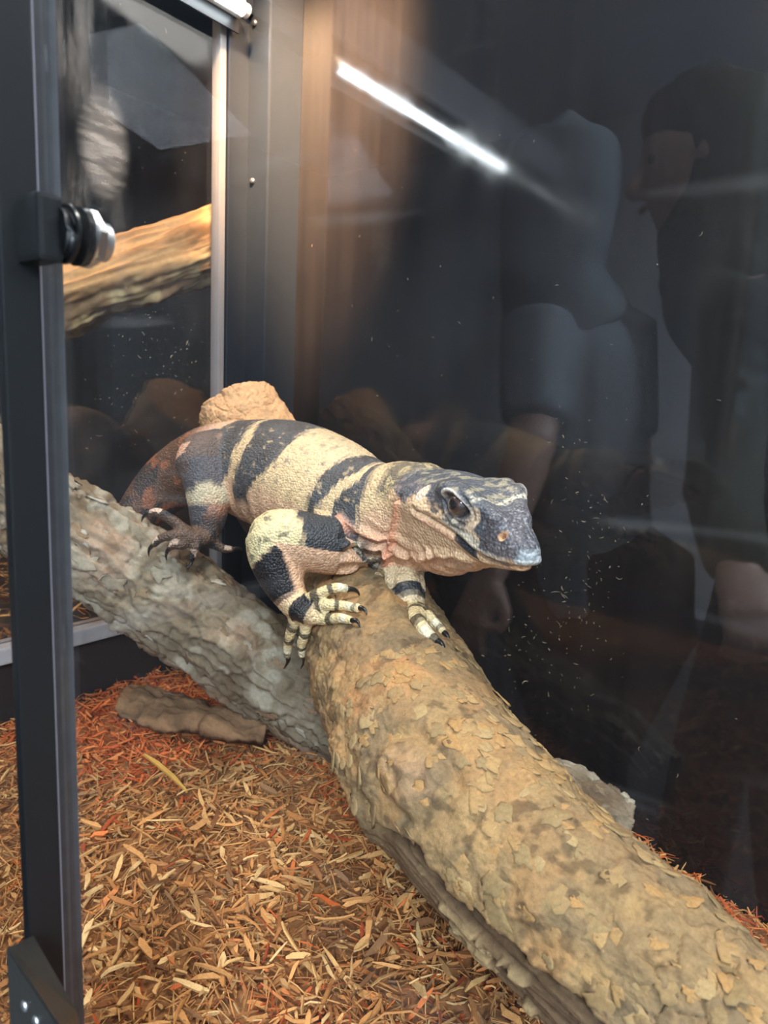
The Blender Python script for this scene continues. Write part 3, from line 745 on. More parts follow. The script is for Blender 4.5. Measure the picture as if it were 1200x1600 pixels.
finger('hand_r', [(486, 964, .684, .0075), (512, 968, .672, .0060), (532, 966, .669, .0052), (550, 970, .671, .0040)], on_log=True)
finger('hand_r', [(478, 964, .686, .0075), (477, 987, .688, .0060), (471, 1008, .697, .0050), (473, 1026, .706, .0040)], on_log=True)
finger('hand_r', [(466, 958, .692, .0080), (456, 984, .700, .0060), (450, 1008, .712, .0052), (449, 1026, .720, .0042)], on_log=True)
# left fore leg: comes down behind the throat to the far side of the log
limb('arm_l', pts([(600, 850, .79, .030), (622, 880, .742, .025), (632, 912, .706, .0200), (638, 940, .688, .0170), (644, 958, .682, .0120)]), .010)
finger('hand_l', [(642, 950, .682, .010), (655, 970, .676, .0072), (669, 988, .682, .0060), (683, 1002, .698, .0046)], on_log=True)
finger('hand_l', [(646, 950, .684, .009), (664, 960, .682, .0058), (680, 975, .696, .0050), (692, 988, .716, .0042)], on_log=True)
# right hind leg: thigh out to a high knee, shank down to the foot on the grey log
limb('leg_r', pts([(362, 738, .90, .036), (338, 716, .872, .035), (316, 716, .85, .031), (312, 735, .842, .028)]), .010)
limb('leg_r', pts([(308, 716, .845, .026), (320, 745, .838, .0275), (326, 780, .835, .026), (324, 815, .832, .021), (318, 838, .826, .016)]), .008, (1, .3, 0))
limb('foot_r', pts([(325, 838, .826, .016, .012), (305, 840, .814, .015, .010), (284, 832, .806, .013, .009)]), .006)
finger('foot_r', [(292, 832, .808, .0075), (268, 812, .806, .0065), (246, 800, .806, .0055), (234, 803, .808, .0045)])
finger('foot_r', [(288, 836, .806, .008), (268, 836, .797, .0062), (250, 842, .796, .0052), (240, 852, .798, .0042)])
finger('foot_r', [(296, 842, .806, .008), (282, 852, .798, .0062), (272, 850, .795, .0052), (266, 857, .796, .0042)])
finger('foot_r', [(312, 842, .814, .008), (306, 855, .803, .0062), (303, 862, .801, .0052), (300, 872, .802, .0042)])
finger('foot_r', [(322, 840, .826, .009), (338, 852, .825, .0065), (352, 858, .828, .0052), (364, 858, .832, .0042)])
# left hind leg, mostly behind the body
limb('leg_l', pts([(372, 745, .925, .034), (398, 790, .93, .028), (392, 815, .925, .022)]), .010)

def build_body():
    allv = np.vstack([s[0] for s in SDF]); lo = np.floor(allv.min(0) / VS).astype(int) - 14; hi = np.ceil(allv.max(0) / VS).astype(int) + 14
    band = 9; bg = band * VS
    A = np.full(hi - lo, bg, np.float32)
    tf = vdb.createLinearTransform(VS)
    for V, T, k in SDF:
        g = vdb.FloatGrid.createLevelSetFromPolygons(V, triangles=T, transform=tf, halfWidth=band)
        l = np.floor(V.min(0) / VS).astype(int) - band - 2; h = np.ceil(V.max(0) / VS).astype(int) + band + 2
        l = np.maximum(l, lo); h = np.minimum(h, hi)
        B = np.full(h - l, bg, np.float32); g.copyToArray(B, ijk=tuple(int(q) for q in l))
        sl = tuple(slice(l[i] - lo[i], h[i] - lo[i]) for i in range(3))
        a = A[sl]; hh = np.maximum(k - np.abs(a - B), 0) / k
        A[sl] = np.minimum(a, B) - hh * hh * k * .25
    g = vdb.FloatGrid(bg); g.copyFromArray(A, ijk=tuple(int(q) for q in lo)); g.transform = tf
    pts_, quads = g.convertToQuads(0.0)
    return pts_.astype(float), quads.astype(int)[:, ::-1]
BV, BQ = build_body()
def quads_edges(Q):
    e = np.vstack([np.sort(Q[:, [i, (i + 1) % 4]], 1) for i in range(4)]); return np.unique(e, axis=0)
def laplace(V, E, it, lam=.5, wgt=None):
    n = len(V); deg = np.bincount(E.ravel(), minlength=n)[:, None]
    for _ in range(it):
        S = np.stack([np.bincount(E[:, 0], V[E[:, 1], k], n) + np.bincount(E[:, 1], V[E[:, 0], k], n) for k in range(3)], 1)
        D = (S / np.maximum(deg, 1) - V) * lam
        V = V + (D if wgt is None else D * wgt[:, None])
    return V
def refine(V, Q, sel):
    """split the chosen quads in four, the neighbours stay stitched"""
    me = np_mesh('tmp', V, [Q]); bm = bmesh.new(); bm.from_mesh(me); bpy.data.meshes.remove(me); bm.faces.ensure_lookup_table()
    es = list({e for i in np.nonzero(sel)[0] for e in bm.faces[i].edges})
    bmesh.ops.subdivide_edges(bm, edges=es, cuts=1, use_grid_fill=True)
    bmesh.ops.triangulate(bm, faces=[f for f in bm.faces if len(f.verts) > 4])
    me = bpy.data.meshes.new('tmp'); bm.to_mesh(me); bm.free()
    V = np.empty(len(me.vertices) * 3); me.vertices.foreach_get('co', V); V = V.reshape(-1, 3)
    lt = np.empty(len(me.polygons), int); me.polygons.foreach_get('loop_total', lt); ls = np.empty(len(me.polygons), int); me.polygons.foreach_get('loop_start', ls)
    lv = np.empty(len(me.loops), int); me.loops.foreach_get('vertex_index', lv)
    F = [lv[ls[lt == k][:, None] + np.arange(k)[None]] for k in (3, 4)]
    E = np.empty(len(me.edges) * 2, int); me.edges.foreach_get('vertices', E)
    bpy.data.meshes.remove(me); return V, F, E.reshape(-1, 2)
def normals(V, F):
    N = np.zeros_like(V)
    for f in F:
        if not len(f): continue
        a, b, c = V[f[:, 0]], V[f[:, 1]], V[f[:, -1]]; n = np.cross(b - a, c - a)
        for k in range(f.shape[1]):
            for q in range(3): N[:, q] += np.bincount(f[:, k], n[:, q], len(V))
    return N / (np.linalg.norm(N, axis=1)[:, None] + 1e-12)
BV = laplace(BV, quads_edges(BQ), 3)
fc = BV[BQ].mean(1); hc = head_coords(fc)
LV, LF, LE = refine(BV, BQ, (hc[:, 0] > -.55) & (hc[:, 0] < 1.1) & (np.abs(hc[:, 1]) < .6) & (hc[:, 2] > -.75))
LV = laplace(LV, LE, 3)
LN = normals(LV, LF)
if ((LN * (LV - LV.mean(0))).sum(1).mean()) < 0:
    LF = [f[:, ::-1] for f in LF]; LN = -LN

def seg_dist(P, line):
    """distance of 2-D points to a polyline, signed side and position along it"""
    L = np.array(line, float); best = np.full(len(P), 9.); side = np.zeros(len(P)); pos = np.zeros(len(P))
    for i in range(len(L) - 1):
        a, b = L[i], L[i + 1]; d = b - a; t = np.clip(((P - a) @ d) / (d @ d), 0, 1); q = P - (a + t[:, None] * d); dist = np.hypot(q[:, 0], q[:, 1])
        m = dist < best; best[m] = dist[m]; side[m] = np.sign(d[0] * q[m, 1] - d[1] * q[m, 0]); pos[m] = (i + t[m]) / (len(L) - 1)
    return best, side, pos
H = head_coords(LV); ht_, hy, hz = H[:, 0], H[:, 1], H[:, 2]; ay = np.abs(hy); P2 = np.stack([ht_, hz], 1)
headw = sstep(-.10, .05, ht_) * (ay < .5)
MOUTH = [(.22, .042), (.30, .030), (.40, .018), (.52, -.002), (.60, -.030), (.67, -.062), (.765, -.084), (.86, -.084), (.95, -.070), (1.03, -.055)]
JAWF = [(-.30, -.30), (-.12, -.315), (.12, -.275), (.28, -.215), (.41, -.160), (.55, -.135), (.66, -.128)]
COLLAR = [(.06, .04), (.0, -.08), (-.05, -.20), (-.11, -.30), (-.20, -.42), (-.30, -.52)]
NECKF = [(-.42, -.16), (-.30, -.225), (-.20, -.240), (-.09, -.225)]
EYE = (.552, .152)
lat = sstep(.06, .11, ay)                                  # features on the flanks of the head
d_m, sd_m, ps_m = seg_dist(P2, MOUTH); d_j, sd_j, ps_j = seg_dist(P2 + .012 * np.stack([vnoise(H * 22, 4), vnoise(H * 26, 5)], 1), JAWF); d_c, sd_c, _ = seg_dist(P2, COLLAR); d_n, sd_n, _ = seg_dist(P2, NECKF)
onhead = (ht_ > -.6) & (ay < .55) & (hz > -.75)
front = ht_ > .05
d_e = np.hypot((ht_ - EYE[0]) / 1.3, (hz - EYE[1]) + .25 * (ht_ - EYE[0]) ) ; eyew = sstep(.10, .14, ay)
d_nos = np.hypot(ht_ - .862, hz - .066)
h = np.zeros(len(LV))
mm_ = np.maximum(lat, sstep(.9, .97, ht_)) * onhead * sstep(.16, .24, ht_)
h -= mm_ * .0030 * np.exp(-(d_m / .011) ** 2); h += mm_ * .0014 * np.exp(-((d_m - .034) / .016) ** 2)
h -= onhead * front * eyew * .0050 * np.exp(-(d_e / .054) ** 4)
h += onhead * front * eyew * (.0015 * np.exp(-((d_e - .070) / .009) ** 2) - .0012 * np.exp(-((d_e - .088) / .007) ** 2) + .0012 * np.exp(-((d_e - .106) / .010) ** 2))
h += onhead * (ht_ > .7) * (ay > .05) * (.0008 * np.exp(-((d_nos - .022) / .008) ** 2) - .0042 * np.exp(-(d_nos / .014) ** 2))
jw_ = onhead * sstep(.02, .06, ay) * sstep(1.0, .85, ps_j) * (ht_ < .7)
h += jw_ * (.0050 * np.exp(-(d_j / .022) ** 2) - np.where(sd_j < 0, .0045, 0) * np.exp(-((d_j - .032) / .018) ** 2))
cw = onhead * sstep(.03, .09, ay)
h += cw * (.0055 * np.exp(-(d_c / .018) ** 2) - .0050 * np.exp(-((d_c - .034) / .016) ** 2) * (sd_c < 0))
h += onhead * cw * (.0035 * np.exp(-(d_n / .020) ** 2) - .0045 * np.exp(-((d_n - .034) / .016) ** 2) * (sd_n < 0))
# loose, wrinkled throat skin
thr = onhead * sstep(-.10, -.22, hz) * sstep(.75, .45, ht_)
h += thr * .0022 * np.sin((hz * 6 + ht_ * 2.5 + .5 * vnoise(H * 6, 6)) * 9) * sstep(.5, .0, np.abs(hz + .32))
# furrow between the snout and the brow, soft body folds
TQ, TSs, TT_, TSd, TU = TR
def chain_near(V, fr):
    Q = fr[0]; k = np.empty(len(V), int); d = np.empty(len(V))
    for i in range(0, len(V), 40000):
        D = ((V[i:i + 40000, None, :] - Q[None, :, :3]) ** 2).sum(-1); kk = D.argmin(1); k[i:i + 40000] = kk; d[i:i + 40000] = np.sqrt(D[np.arange(len(kk)), kk])
    v = V - Q[k, :3]; th = np.degrees(np.arctan2((v * fr[4][k]).sum(1), (v * fr[3][k]).sum(1)))
    return d - np.maximum(Q[k, 3], Q[k, 4]), k / (len(Q) - 1), th
ch = {'trunk': [chain_near(LV, TR)]}
for nme, frs in list(LIMB.items()): ch[nme] = [chain_near(LV, f_) for f_ in frs]
for nme, frs in FING.items(): ch[nme + '_f'] = [chain_near(LV, f_) for f_ in frs]
names = [(n_, i) for n_, l in ch.items() for i in range(len(l))]
DD = np.stack([ch[n_][i][0] for n_, i in names], 1); own = DD.argmin(1); own_d = DD.min(1)
own = np.where((own_d > .012) | ((ht_ > .15) & (np.abs(hy) < .30) & (hz > -.36)), 0, own)      # the head belongs to the trunk
_, ts, tth = ch['trunk'][0]
h += (own == 0) * (ht_ < -.3) * .0016 * np.sin(ts * 140 + 1.2 * fbm(LV * 30, 2, 9)) * sstep(20, -20, tth) * sstep(.45, .6, ts)
LV = LV + LN * h[:, None]
LV = LV + LN * (.0004 * vnoise(LV * 500, 3) * (ht_ < .0))[:, None]

# ---- colours of the hide
CREAM = srgb(222, 192, 148); PEACH = srgb(234, 188, 152); DARK = srgb(52, 54, 58); BLUEG = srgb(74, 80, 88); GREY = srgb(98, 98, 100); PALE = srgb(214, 206, 188); BLACK = srgb(30, 30, 34); TANO = srgb(196, 138, 96); BROWN = srgb(92, 66, 52)
n1 = fbm(LV * 55, 3, 401); n2 = fbm(LV * 160, 3, 411); n3 = vnoise(LV * 420, 421)
def mixc(c, col, m): m = np.clip(m, 0, 1)[:, None]; return c * (1 - m) + col * m
col = np.tile(CREAM, (len(LV), 1))
# trunk bands, each edge given by its place along the back for several angles round the body
def edge_s(pairs):
    p = sorted(pairs); return np.interp(tth2, [q[0] for q in p], [q[1] for q in p])
tth2 = np.where(tth < -90, tth + 360, tth); tth2 = np.where(tth2 > 180, 180, tth2)
tth2 = np.where(tth2 > 90, 180 - tth2, tth2)                # mirror to the far flank
sj = ts + .006 * n1 * 1.6 + .003 * n2
e0 = edge_s([(-60, .50), (0, .50), (90, .47)]); e1 = edge_s([(70, .556), (38, .572), (10, .566), (-10, .558)]); e2 = edge_s([(70, .574), (38, .602), (10, .596), (-10, .584)])
e3 = edge_s([(90, .684), (52, .690), (28, .690), (8, .664), (-10, .640)]); e4 = edge_s([(91, .835), (73, .822), (46, .806), (14, .798), (-10, .80)])
e5 = edge_s([(62, .880), (34, .849), (8, .824), (-10, .815)]); e6 = edge_s([(51, .893), (29, .868), (6, .857), (-10, .85)]); e7 = edge_s([(60, .945), (38, .922), (18, .906), (-12, .905), (-40, .905)])
def band(a, b, w_=.004): return sstep(-w_, w_, sj - a) * sstep(-w_, w_, b - sj)
flank = sstep(10, -14, tth2 + 10 * n1)
col = mixc(col, PEACH, flank * .85)
dk = np.maximum.reduce([band(e0, e1), band(e2, e3), band(e4, e5), band(e6, e7)])
belly = sstep(-14, -30, tth2 + 12 * n1) * (ts < .86)
dk = dk * (1 - .85 * belly)
tone = BLUEG + (DARK - BLUEG) * np.clip(.55 + n1, 0, 1)[:, None]
tr = own == 0
col = np.where(tr[:, None], mixc(col, tone, dk * .96), col)
# paler flecks within the bands, dark rows of spots in the cream
col = mixc(col, CREAM, tr * dk * sstep(.25, .45, n2) * .45)
col = mixc(col, GREY, tr * (1 - dk) * (tth2 > 5) * sstep(.22, .5, fbm(np.stack([ts * 150, tth2 * .12, ts * 0], 1), 2, 431)) * .55)
# spine between the bands greyer towards the shoulders
col = mixc(col, srgb(170, 156, 130), tr * sstep(60, 85, tth2) * band(e3, e4) * .35)
# hip and tail
tail = sstep(.49, .455, ts + .02 * n1); n4 = fbm(LV * 34 + 3.3, 4, 445)
tcol = mixc(np.tile(BROWN, (len(LV), 1)), srgb(52, 44, 42), sstep(-.15, .15, n4)); tcol = mixc(tcol, srgb(150, 92, 62), sstep(.12, .3, n1) * .7)
tcol = mixc(tcol, srgb(216, 176, 150), sstep(.36, .46, ts) * sstep(10, 40, tth2))
col = np.where(tr[:, None], col * (1 - tail[:, None]) + tcol * tail[:, None], col)
# neck
neck = tr * sstep(.905, .93, sj); ncol = mixc(np.tile(CREAM, (len(LV), 1)), PEACH, sstep(25, -5, tth2 + 10 * n1))
patch = sstep(10, 24, tth2 - 10 + 18 * n1) * sstep(.935, .955, sj)
ncol = mixc(ncol, srgb(82, 78, 72), patch * .85); ncol = mixc(ncol, srgb(196, 176, 128), patch * sstep(.0, .3, n2) * .75)
col = mixc(col, 0, 0 * neck); col = col * (1 - neck[:, None]) + ncol * neck[:, None]
# head
hd = onhead * sstep(-.16, -.04, ht_ + .10 * np.clip(hz, -.3, .3) + .03 * n1); hd = np.where(own == 0, hd, hd * (ht_ > .0))
hcol = np.tile(PEACH, (len(LV), 1)) * .5 + CREAM * .5
hcol = mixc(hcol, srgb(240, 190, 152), sstep(-.12, -.30, hz))
nH = fbm(H * 26, 3, 451); nH2 = fbm(H * 60, 2, 461)
above = np.where(sd_m > 0, d_m, -d_m)                        # above the mouth line
crown = sstep(.070, .105, above + .03 * nH) * sstep(-.02, .02, hz - .02)
hcol = mixc(hcol, srgb(86, 88, 94), crown * onhead)
hcol = mixc(hcol, srgb(168, 158, 132), crown * sstep(.02, .32, nH) * sstep(.75, .6, ht_) * sstep(.15, .2, hz) * .75)       # mottled crown
hcol = mixc(hcol, srgb(150, 132, 128), crown * sstep(.0, .3, nH) * sstep(.46, .40, ht_) * sstep(.19, .15, hz) * .8)        # cheek
# pale upper lip, widening forward of the eye; pale patch behind the eye; pale ear
hcol = mixc(hcol, srgb(216, 202, 178), sstep(.09, .07, above + .02 * nH) * (above > 0) * lat * sstep(.42, .5, ht_) * sstep(.93, .88, ht_))
hcol = mixc(hcol, srgb(226, 196, 164), sstep(.060, .045, np.hypot((ht_ - .665 - .35 * (hz - .10)) / .8, (hz - .10) / 1.3) + .01 * nH) * lat)
hcol = mixc(hcol, srgb(232, 206, 182), sstep(.050, .038, np.hypot((ht_ - .235) / .8, hz - .140)) * lat)
hcol = mixc(hcol, srgb(72, 70, 70), sstep(.045, .03, np.hypot((ht_ - .33) / 1.7, hz - .205)) * lat * .8)
hcol = mixc(hcol, srgb(76, 74, 78), sstep(.040, .02, np.abs(hz - .075 + .18 * (ht_ - .45))) * sstep(.30, .36, ht_) * sstep(.66, .58, ht_) * lat * sstep(-.2, .1, nH) * .85)
# bar across the snout in front of the eyes
hcol = mixc(hcol, srgb(222, 212, 186), sstep(.030, .010, np.abs(ht_ - .675 + .10 * ay) + .03 * np.abs(nH) + .03 * nH2) * sstep(.12, .15, hz) * sstep(-.25, .1, nH2 + .1) * .8)
# snout: charcoal scales, pale flecks, pale blue-grey tip
sn = sstep(.715, .74, ht_ + .02 * nH) * sstep(.030, .055, above + .01 * nH)
hcol = mixc(hcol, srgb(80, 80, 88), sn); hcol = mixc(hcol, srgb(176, 178, 178), sn * sstep(.05, .35, fbm(H * 95, 2, 463)) * .45)
hcol = mixc(hcol, srgb(176, 184, 188), sstep(.955, .985, ht_ + .02 * nH + .25 * np.maximum(0, -(hz - .02))) * sstep(.004, .018, above) * sstep(.045, .01, hz) * .8)
# dark bars on the lips
hcol = mixc(hcol, BLACK, sstep(.032, .022, np.abs(above + .005)) * sstep(.535, .55, ht_) * sstep(.69, .665, ht_ + above) * lat)
hcol = mixc(hcol, srgb(70, 66, 66), sstep(.022, .010, np.abs(above - .016)) * sstep(.72, .76, ht_) * sstep(.95, .90, ht_) * .9)
hcol = mixc(hcol, srgb(190, 150, 126), sstep(-.012, -.02, above) * sstep(-.05, -.035, above) * sstep(.85, .95, ht_) * .5)
# lower jaw: peach lip with few dark ticks
hcol = mixc(hcol, srgb(222, 168, 138), np.exp(-((above + .035) / .02) ** 2) * sstep(.2, .3, ht_) * sstep(.6, .5, ht_) * lat * .7)
tick = sstep(.40, .52, fbm(H * np.array((60, 60, 40)), 2, 471)) * sstep(.03, .01, np.abs(hz + .155)) * sstep(.30, .36, ht_) * sstep(.75, .65, ht_)
hcol = mixc(hcol, srgb(40, 34, 32), tick * .9)
# eye rims
ew = front * eyew
hcol = mixc(hcol, srgb(112, 102, 98), ew * sstep(.066, .056, d_e)); hcol = mixc(hcol, srgb(232, 218, 206), ew * np.exp(-((d_e - .070) / .0065) ** 2) * sstep(-.01, .03, hz - EYE[1] + .2 * (ht_ - EYE[0])))
hcol = mixc(hcol, srgb(150, 138, 132), ew * np.exp(-((d_e - .072) / .009) ** 2) * sstep(.0, -.03, hz - EYE[1]) * .8)
hcol = mixc(hcol, srgb(206, 160, 120), (ht_ > .8) * (ay > .05) * sstep(.027, .018, d_nos)); hcol = mixc(hcol, srgb(150, 108, 76), (ht_ > .8) * (ay > .05) * sstep(.013, .008, d_nos))
col = col * (1 - hd[:, None]) + hcol * hd[:, None]
# folds: orange-pink collar, black speckled rim on the shoulder side
onneck = onhead & (own == 0)
col = mixc(col, srgb(226, 150, 116), onneck * cw * np.exp(-(d_c / .026) ** 2) * .85)
col = mixc(col, srgb(232, 166, 132), onneck * cw * np.exp(-(d_n / .022) ** 2) * (ht_ < -.05) * .7)
sh = onneck * sstep(-.17, -.24, ht_ + .02 * n1) * sstep(-.26, -.30, hz)
col = mixc(col, srgb(84, 74, 68), sh * sstep(-.1, .15, n1 + .15) * .9); col = mixc(col, srgb(206, 194, 168), sh * sstep(.1, .3, n2) * .8)
# limbs
def limbcol(nme, idx, fn):
    i = names.index((nme, idx)); m = own == i
    if not m.any(): return
    _, s_, th_ = ch[nme][idx]; col[m] = fn(s_[m] + .02 * n1[m], th_[m], n1[m], n2[m], LV[m])
def mk(n, base): return np.tile(base, (n, 1))
def arm0(s, th, a, b, v):
    c = mk(len(s), PEACH); c = mixc(c, DARK, sstep(.20, .27, s) * sstep(.80, .74, s + .0012 * (th - 60)))
    c = mixc(c, srgb(222, 204, 156), sstep(.74, .80, s + .0012 * (th - 60))); c = mixc(c, srgb(60, 58, 54), sstep(.74, .80, s + .0012 * (th - 60)) * sstep(.12, .3, b) * .7)
    return mixc(c, PEACH, sstep(-20, -60, th) * .8)
def arm1(s, th, a, b, v):
    q = (v - at(432, 880, .70)) @ CM; side = q[:, 0]
    c = mk(len(s), PEACH)
    c = mixc(c, srgb(222, 204, 156), sstep(.22, .15, s + side * 6)); c = mixc(c, srgb(60, 58, 54), sstep(.22, .15, s + side * 6) * sstep(.12, .3, b) * .7)
    c = mixc(c, BLACK, sstep(.16, .22, s + side * 6) * sstep(.84, .76, s) * sstep(.020, .014, side + .004 * a + (s - .5) * -.02))
    return mixc(c, CREAM, sstep(.78, .88, s))
limbcol('arm_r', 0, arm0); limbcol('arm_r', 1, arm1)
limbcol('hand_r', 0, lambda s, th, a, b, v: mixc(mk(len(s), CREAM), BLACK, sstep(.15, .3, s) * sstep(.95, .7, s) * sstep(-.35, -.1, a)))
def fing(seed):
    def f(s, th, a, b, v):
        c = mk(len(s), srgb(228, 204, 154)); c = mixc(c, srgb(34, 33, 34), sstep(.62, .78, np.sin(s * 19 + seed * 1.7 + 2) * .5 + .5 + .25 * a) * .85)
        return mixc(c, srgb(238, 228, 194), sstep(.10, .05, np.abs(s - .84)))
    return f
for nme in ('hand_r_f', 'hand_l_f'):
    for i in range(len(ch[nme])): limbcol(nme, i, fing(i))
for i in range(len(ch['foot_r_f'])): limbcol('foot_r_f', i, lambda s, th, a, b, v: mixc(mixc(mk(len(s), srgb(84, 64, 52)), BLACK, sstep(-.1, .15, a)), srgb(206, 178, 156), sstep(.16, .08, np.abs(s - .82)) * sstep(-10, 20, th)))
limbcol('arm_l', 0, lambda s, th, a, b, v: mixc(mixc(mk(len(s), srgb(226, 200, 160)), DARK, sstep(.80, .84, s) * sstep(.93, .89, s)), srgb(90, 84, 74), sstep(.2, .4, b) * .5))
def leg0(s, th, a, b, v):
    c = mk(len(s), srgb(206, 164, 138)); c = mixc(c, srgb(96, 82, 76), sstep(.35, .6, s + .3 * a)); return mixc(c, BLUEG, sstep(.0, .3, a) * sstep(.4, .6, s))
def leg1(s, th, a, b, v):
    c = mk(len(s), srgb(86, 82, 86)); c = mixc(c, srgb(204, 160, 134), sstep(.10, .02, s)); c = mixc(c, srgb(206, 190, 158), sstep(.36, .44, s + .15 * a) * sstep(.66, .58, s)); c = mixc(c, srgb(210, 150, 116), sstep(.5, .6, s) * sstep(-.1, .3, a) * .8)
    return mixc(c, srgb(52, 44, 42), sstep(.72, .85, s + .3 * a) * .8)
limbcol('leg_r', 0, leg0); limbcol('leg_r', 1, leg1); limbcol('leg_l', 0, leg0)
limbcol('foot_r', 0, lambda s, th, a, b, v: mixc(mk(len(s), srgb(88, 66, 52)), BLACK, sstep(-.1, .2, a)))
col = np.clip(col, .004, .95)

def skin_mat():
    m, nt, b = new_mat('lizard_hide'); b.inputs['Roughness'].default_value = .48; b.inputs['Specular IOR Level'].default_value = .42
    a = nt.nodes.new('ShaderNodeAttribute'); a.attribute_name = 'Col'; tc = nt.nodes.new('ShaderNodeTexCoord')
    sz = nt.nodes.new('ShaderNodeAttribute'); sz.attribute_name = 'ScaleSize'
    def cells(scale):
        v = nt.nodes.new('ShaderNodeTexVoronoi'); v.feature = 'F1'; v.inputs['Scale'].default_value = scale; v.inputs['Randomness'].default_value = .75
        nt.links.new(tc.outputs['Object'], v.inputs['Vector']); sp = nt.nodes.new('ShaderNodeSeparateColor'); nt.links.new(v.outputs['Color'], sp.inputs[0])
        return v.outputs['Distance'], sp.outputs[0]
    c1, c2 = cells(400), cells(310); mixed = []
    for q in (0, 1):
        mxd = nt.nodes.new('ShaderNodeMix'); mxd.data_type = 'FLOAT'
        nt.links.new(sz.outputs['Fac'], mxd.inputs[0]); nt.links.new(c1[q], mxd.inputs[2]); nt.links.new(c2[q], mxd.inputs[3]); mixed.append(mxd.outputs[0])
    d, tone_ = mixed
    mr = nt.nodes.new('ShaderNodeMapRange'); mr.inputs['To Min'].default_value = .72; mr.inputs['To Max'].default_value = 1.08
    nt.links.new(tone_, mr.inputs['Value'])
    sc = nt.nodes.new('ShaderNodeVectorMath'); sc.operation = 'SCALE'; nt.links.new(a.outputs['Color'], sc.inputs[0]); nt.links.new(mr.outputs['Result'], sc.inputs['Scale'])
    nt.links.new(sc.outputs[0], b.inputs['Base Color'])
    bp = nt.nodes.new('ShaderNodeBump'); bp.invert = True; bp.inputs['Strength'].default_value = .85; bp.inputs['Distance'].default_value = .0016
    nt.links.new(d, bp.inputs['Height']); nt.links.new(bp.outputs['Normal'], b.inputs['Normal'])
    b.inputs['Subsurface Weight'].default_value = .0
    return m
liz = empty('monitor_lizard', tuple(at(470, 800, .845))); tag(liz, 'cream and black banded monitor lizard climbing over the pale log', 'lizard')
me = np_mesh('body', LV, LF, col)
sa = me.attributes.new('ScaleSize', 'FLOAT', 'POINT'); sa.data.foreach_set('value', (hd > .5).astype(np.float32))
body = link('body', me, skin_mat(), liz)

def eye_mat():
    m, nt, b = new_mat('lizard_eye'); b.inputs['Roughness'].default_value = .06; b.inputs['Coat Weight'].default_value = 1
    a = nt.nodes.new('ShaderNodeAttribute'); a.attribute_name = 'Col'; nt.links.new(a.outputs['Color'], b.inputs['Base Color']); return m
M_eye = eye_mat()
for sg in (-1, 1):
    c0 = hp(.548, sg * .160, .150); ax = unit(HW @ np.array((.30, sg * 1.0, .12)))
    bm = bmesh.new(); bmesh.ops.create_uvsphere(bm, u_segments=48, v_segments=32, radius=.0108)
    V = np.array([v.co for v in bm.verts]); bm.to_mesh(me_ := bpy.data.meshes.new('eye')); bm.free()
    ang = np.degrees(np.arccos(np.clip(V @ ax / .0108, -1, 1)))
    cc = np.tile(srgb(44, 36, 36), (len(V), 1)); cc = mixc(cc, srgb(74, 50, 40), sstep(46, 42, ang)); cc = mixc(cc, srgb(10, 9, 10), sstep(25, 22, ang))
    a_ = me_.attributes.new('Col', 'FLOAT_COLOR', 'POINT'); c4 = np.ones((len(V), 4), np.float32); c4[:, :3] = cc; a_.data.foreach_set('color', c4.ravel())
    for p in me_.polygons: p.use_smooth = True
    for v in me_.vertices: v.co = v.co + Vector(c0)
    link('eye', me_, M_eye, body)
M_claw = plain('black_claw', (.012, .011, .011), .25, noise=.2)
for nme in FING:
    for fr in FING[nme]:
        Q, _, T, S, U = fr; p = Q[-1, :3]; d = T[-1]; r0 = Q[-1, 3]
        dn = -unit(U[-1] + .3 * (CP - p) / np.linalg.norm(CP - p))
        rows = [(*(p - d * .002), r0 * .72), (*(p + d * .005 + dn * -.0012), r0 * .58), (*(p + d * .010 + dn * .0005), r0 * .36), (*(p + d * .0135 + dn * .0045), r0 * .08)]
        V, t, _ = tube_mesh(rows, n=10, seg=10, up=(.2, .3, 1)); link('claw', np_mesh('claw', V, [t]), M_claw, body)
# ------------------------------------------------------------------ small things on the frame
def onplane(px, py, axis, val):
    d = at(px, py, 1) - CP; return CP + d * ((val - CP[axis]) / d[axis])
LX = .613; LZ = .5105
lock = empty('cam_lock', (LX, .15, LZ)); tag(lock, 'chrome and black cam lock bolted through the front pane', 'lock')
bm = bmesh.new(); box(bm, (LX - .016, .1365, LZ - .0130), (LX + .0045, .1465, LZ + .0130), .0022); bm_obj('bracket', bm, M_black, lock)
bm = bmesh.new(); cyl_y(bm, LX, LZ - .0005, .1460, .1492, .0098, 40); bmesh.ops.bevel(bm, geom=[e for e in bm.edges if abs(e.verts[0].co.y - e.verts[1].co.y) < 1e-6], offset=.0008, segments=2, affect='EDGES'); bm_obj('lock_head', bm, M_black, lock, True)
bm = bmesh.new(); cyl_y(bm, LX, LZ - .0005, .1490, .1502, .0118, 48); cyl_y(bm, LX, LZ - .0005, .1542, .1572, .0118, 48, .0112); bm_obj('rubber_washer', bm, M_rubber, lock)
bm = bmesh.new(); cyl_y(bm, LX, LZ - .0005, .1572, .1584, .0117, 48); bm_obj('washer', bm, M_chrome, lock)
bm = bmesh.new(); cyl_y(bm, LX, LZ - .0005, .1584, .1622, .0121, 6); bmesh.ops.rotate(bm, verts=bm.verts, cent=(LX, .16, LZ - .0005), matrix=Matrix.Rotation(.3, 3, 'Y'))
bmesh.ops.bevel(bm, geom=list(bm.edges), offset=.0007, segments=2, affect='EDGES'); bm_obj('hex_nut', bm, M_chrome, lock)
bm = bmesh.new()
for i in range(7):
    y0 = .1620 + i * .00070; cyl_y(bm, LX, LZ - .0005, y0, y0 + .00035, .0080, 32, .0074); cyl_y(bm, LX, LZ - .0005, y0 + .00035, y0 + .00070, .0074, 32, .0080)
tbar = bm_obj('threaded_barrel', bm, M_zinc, lock)
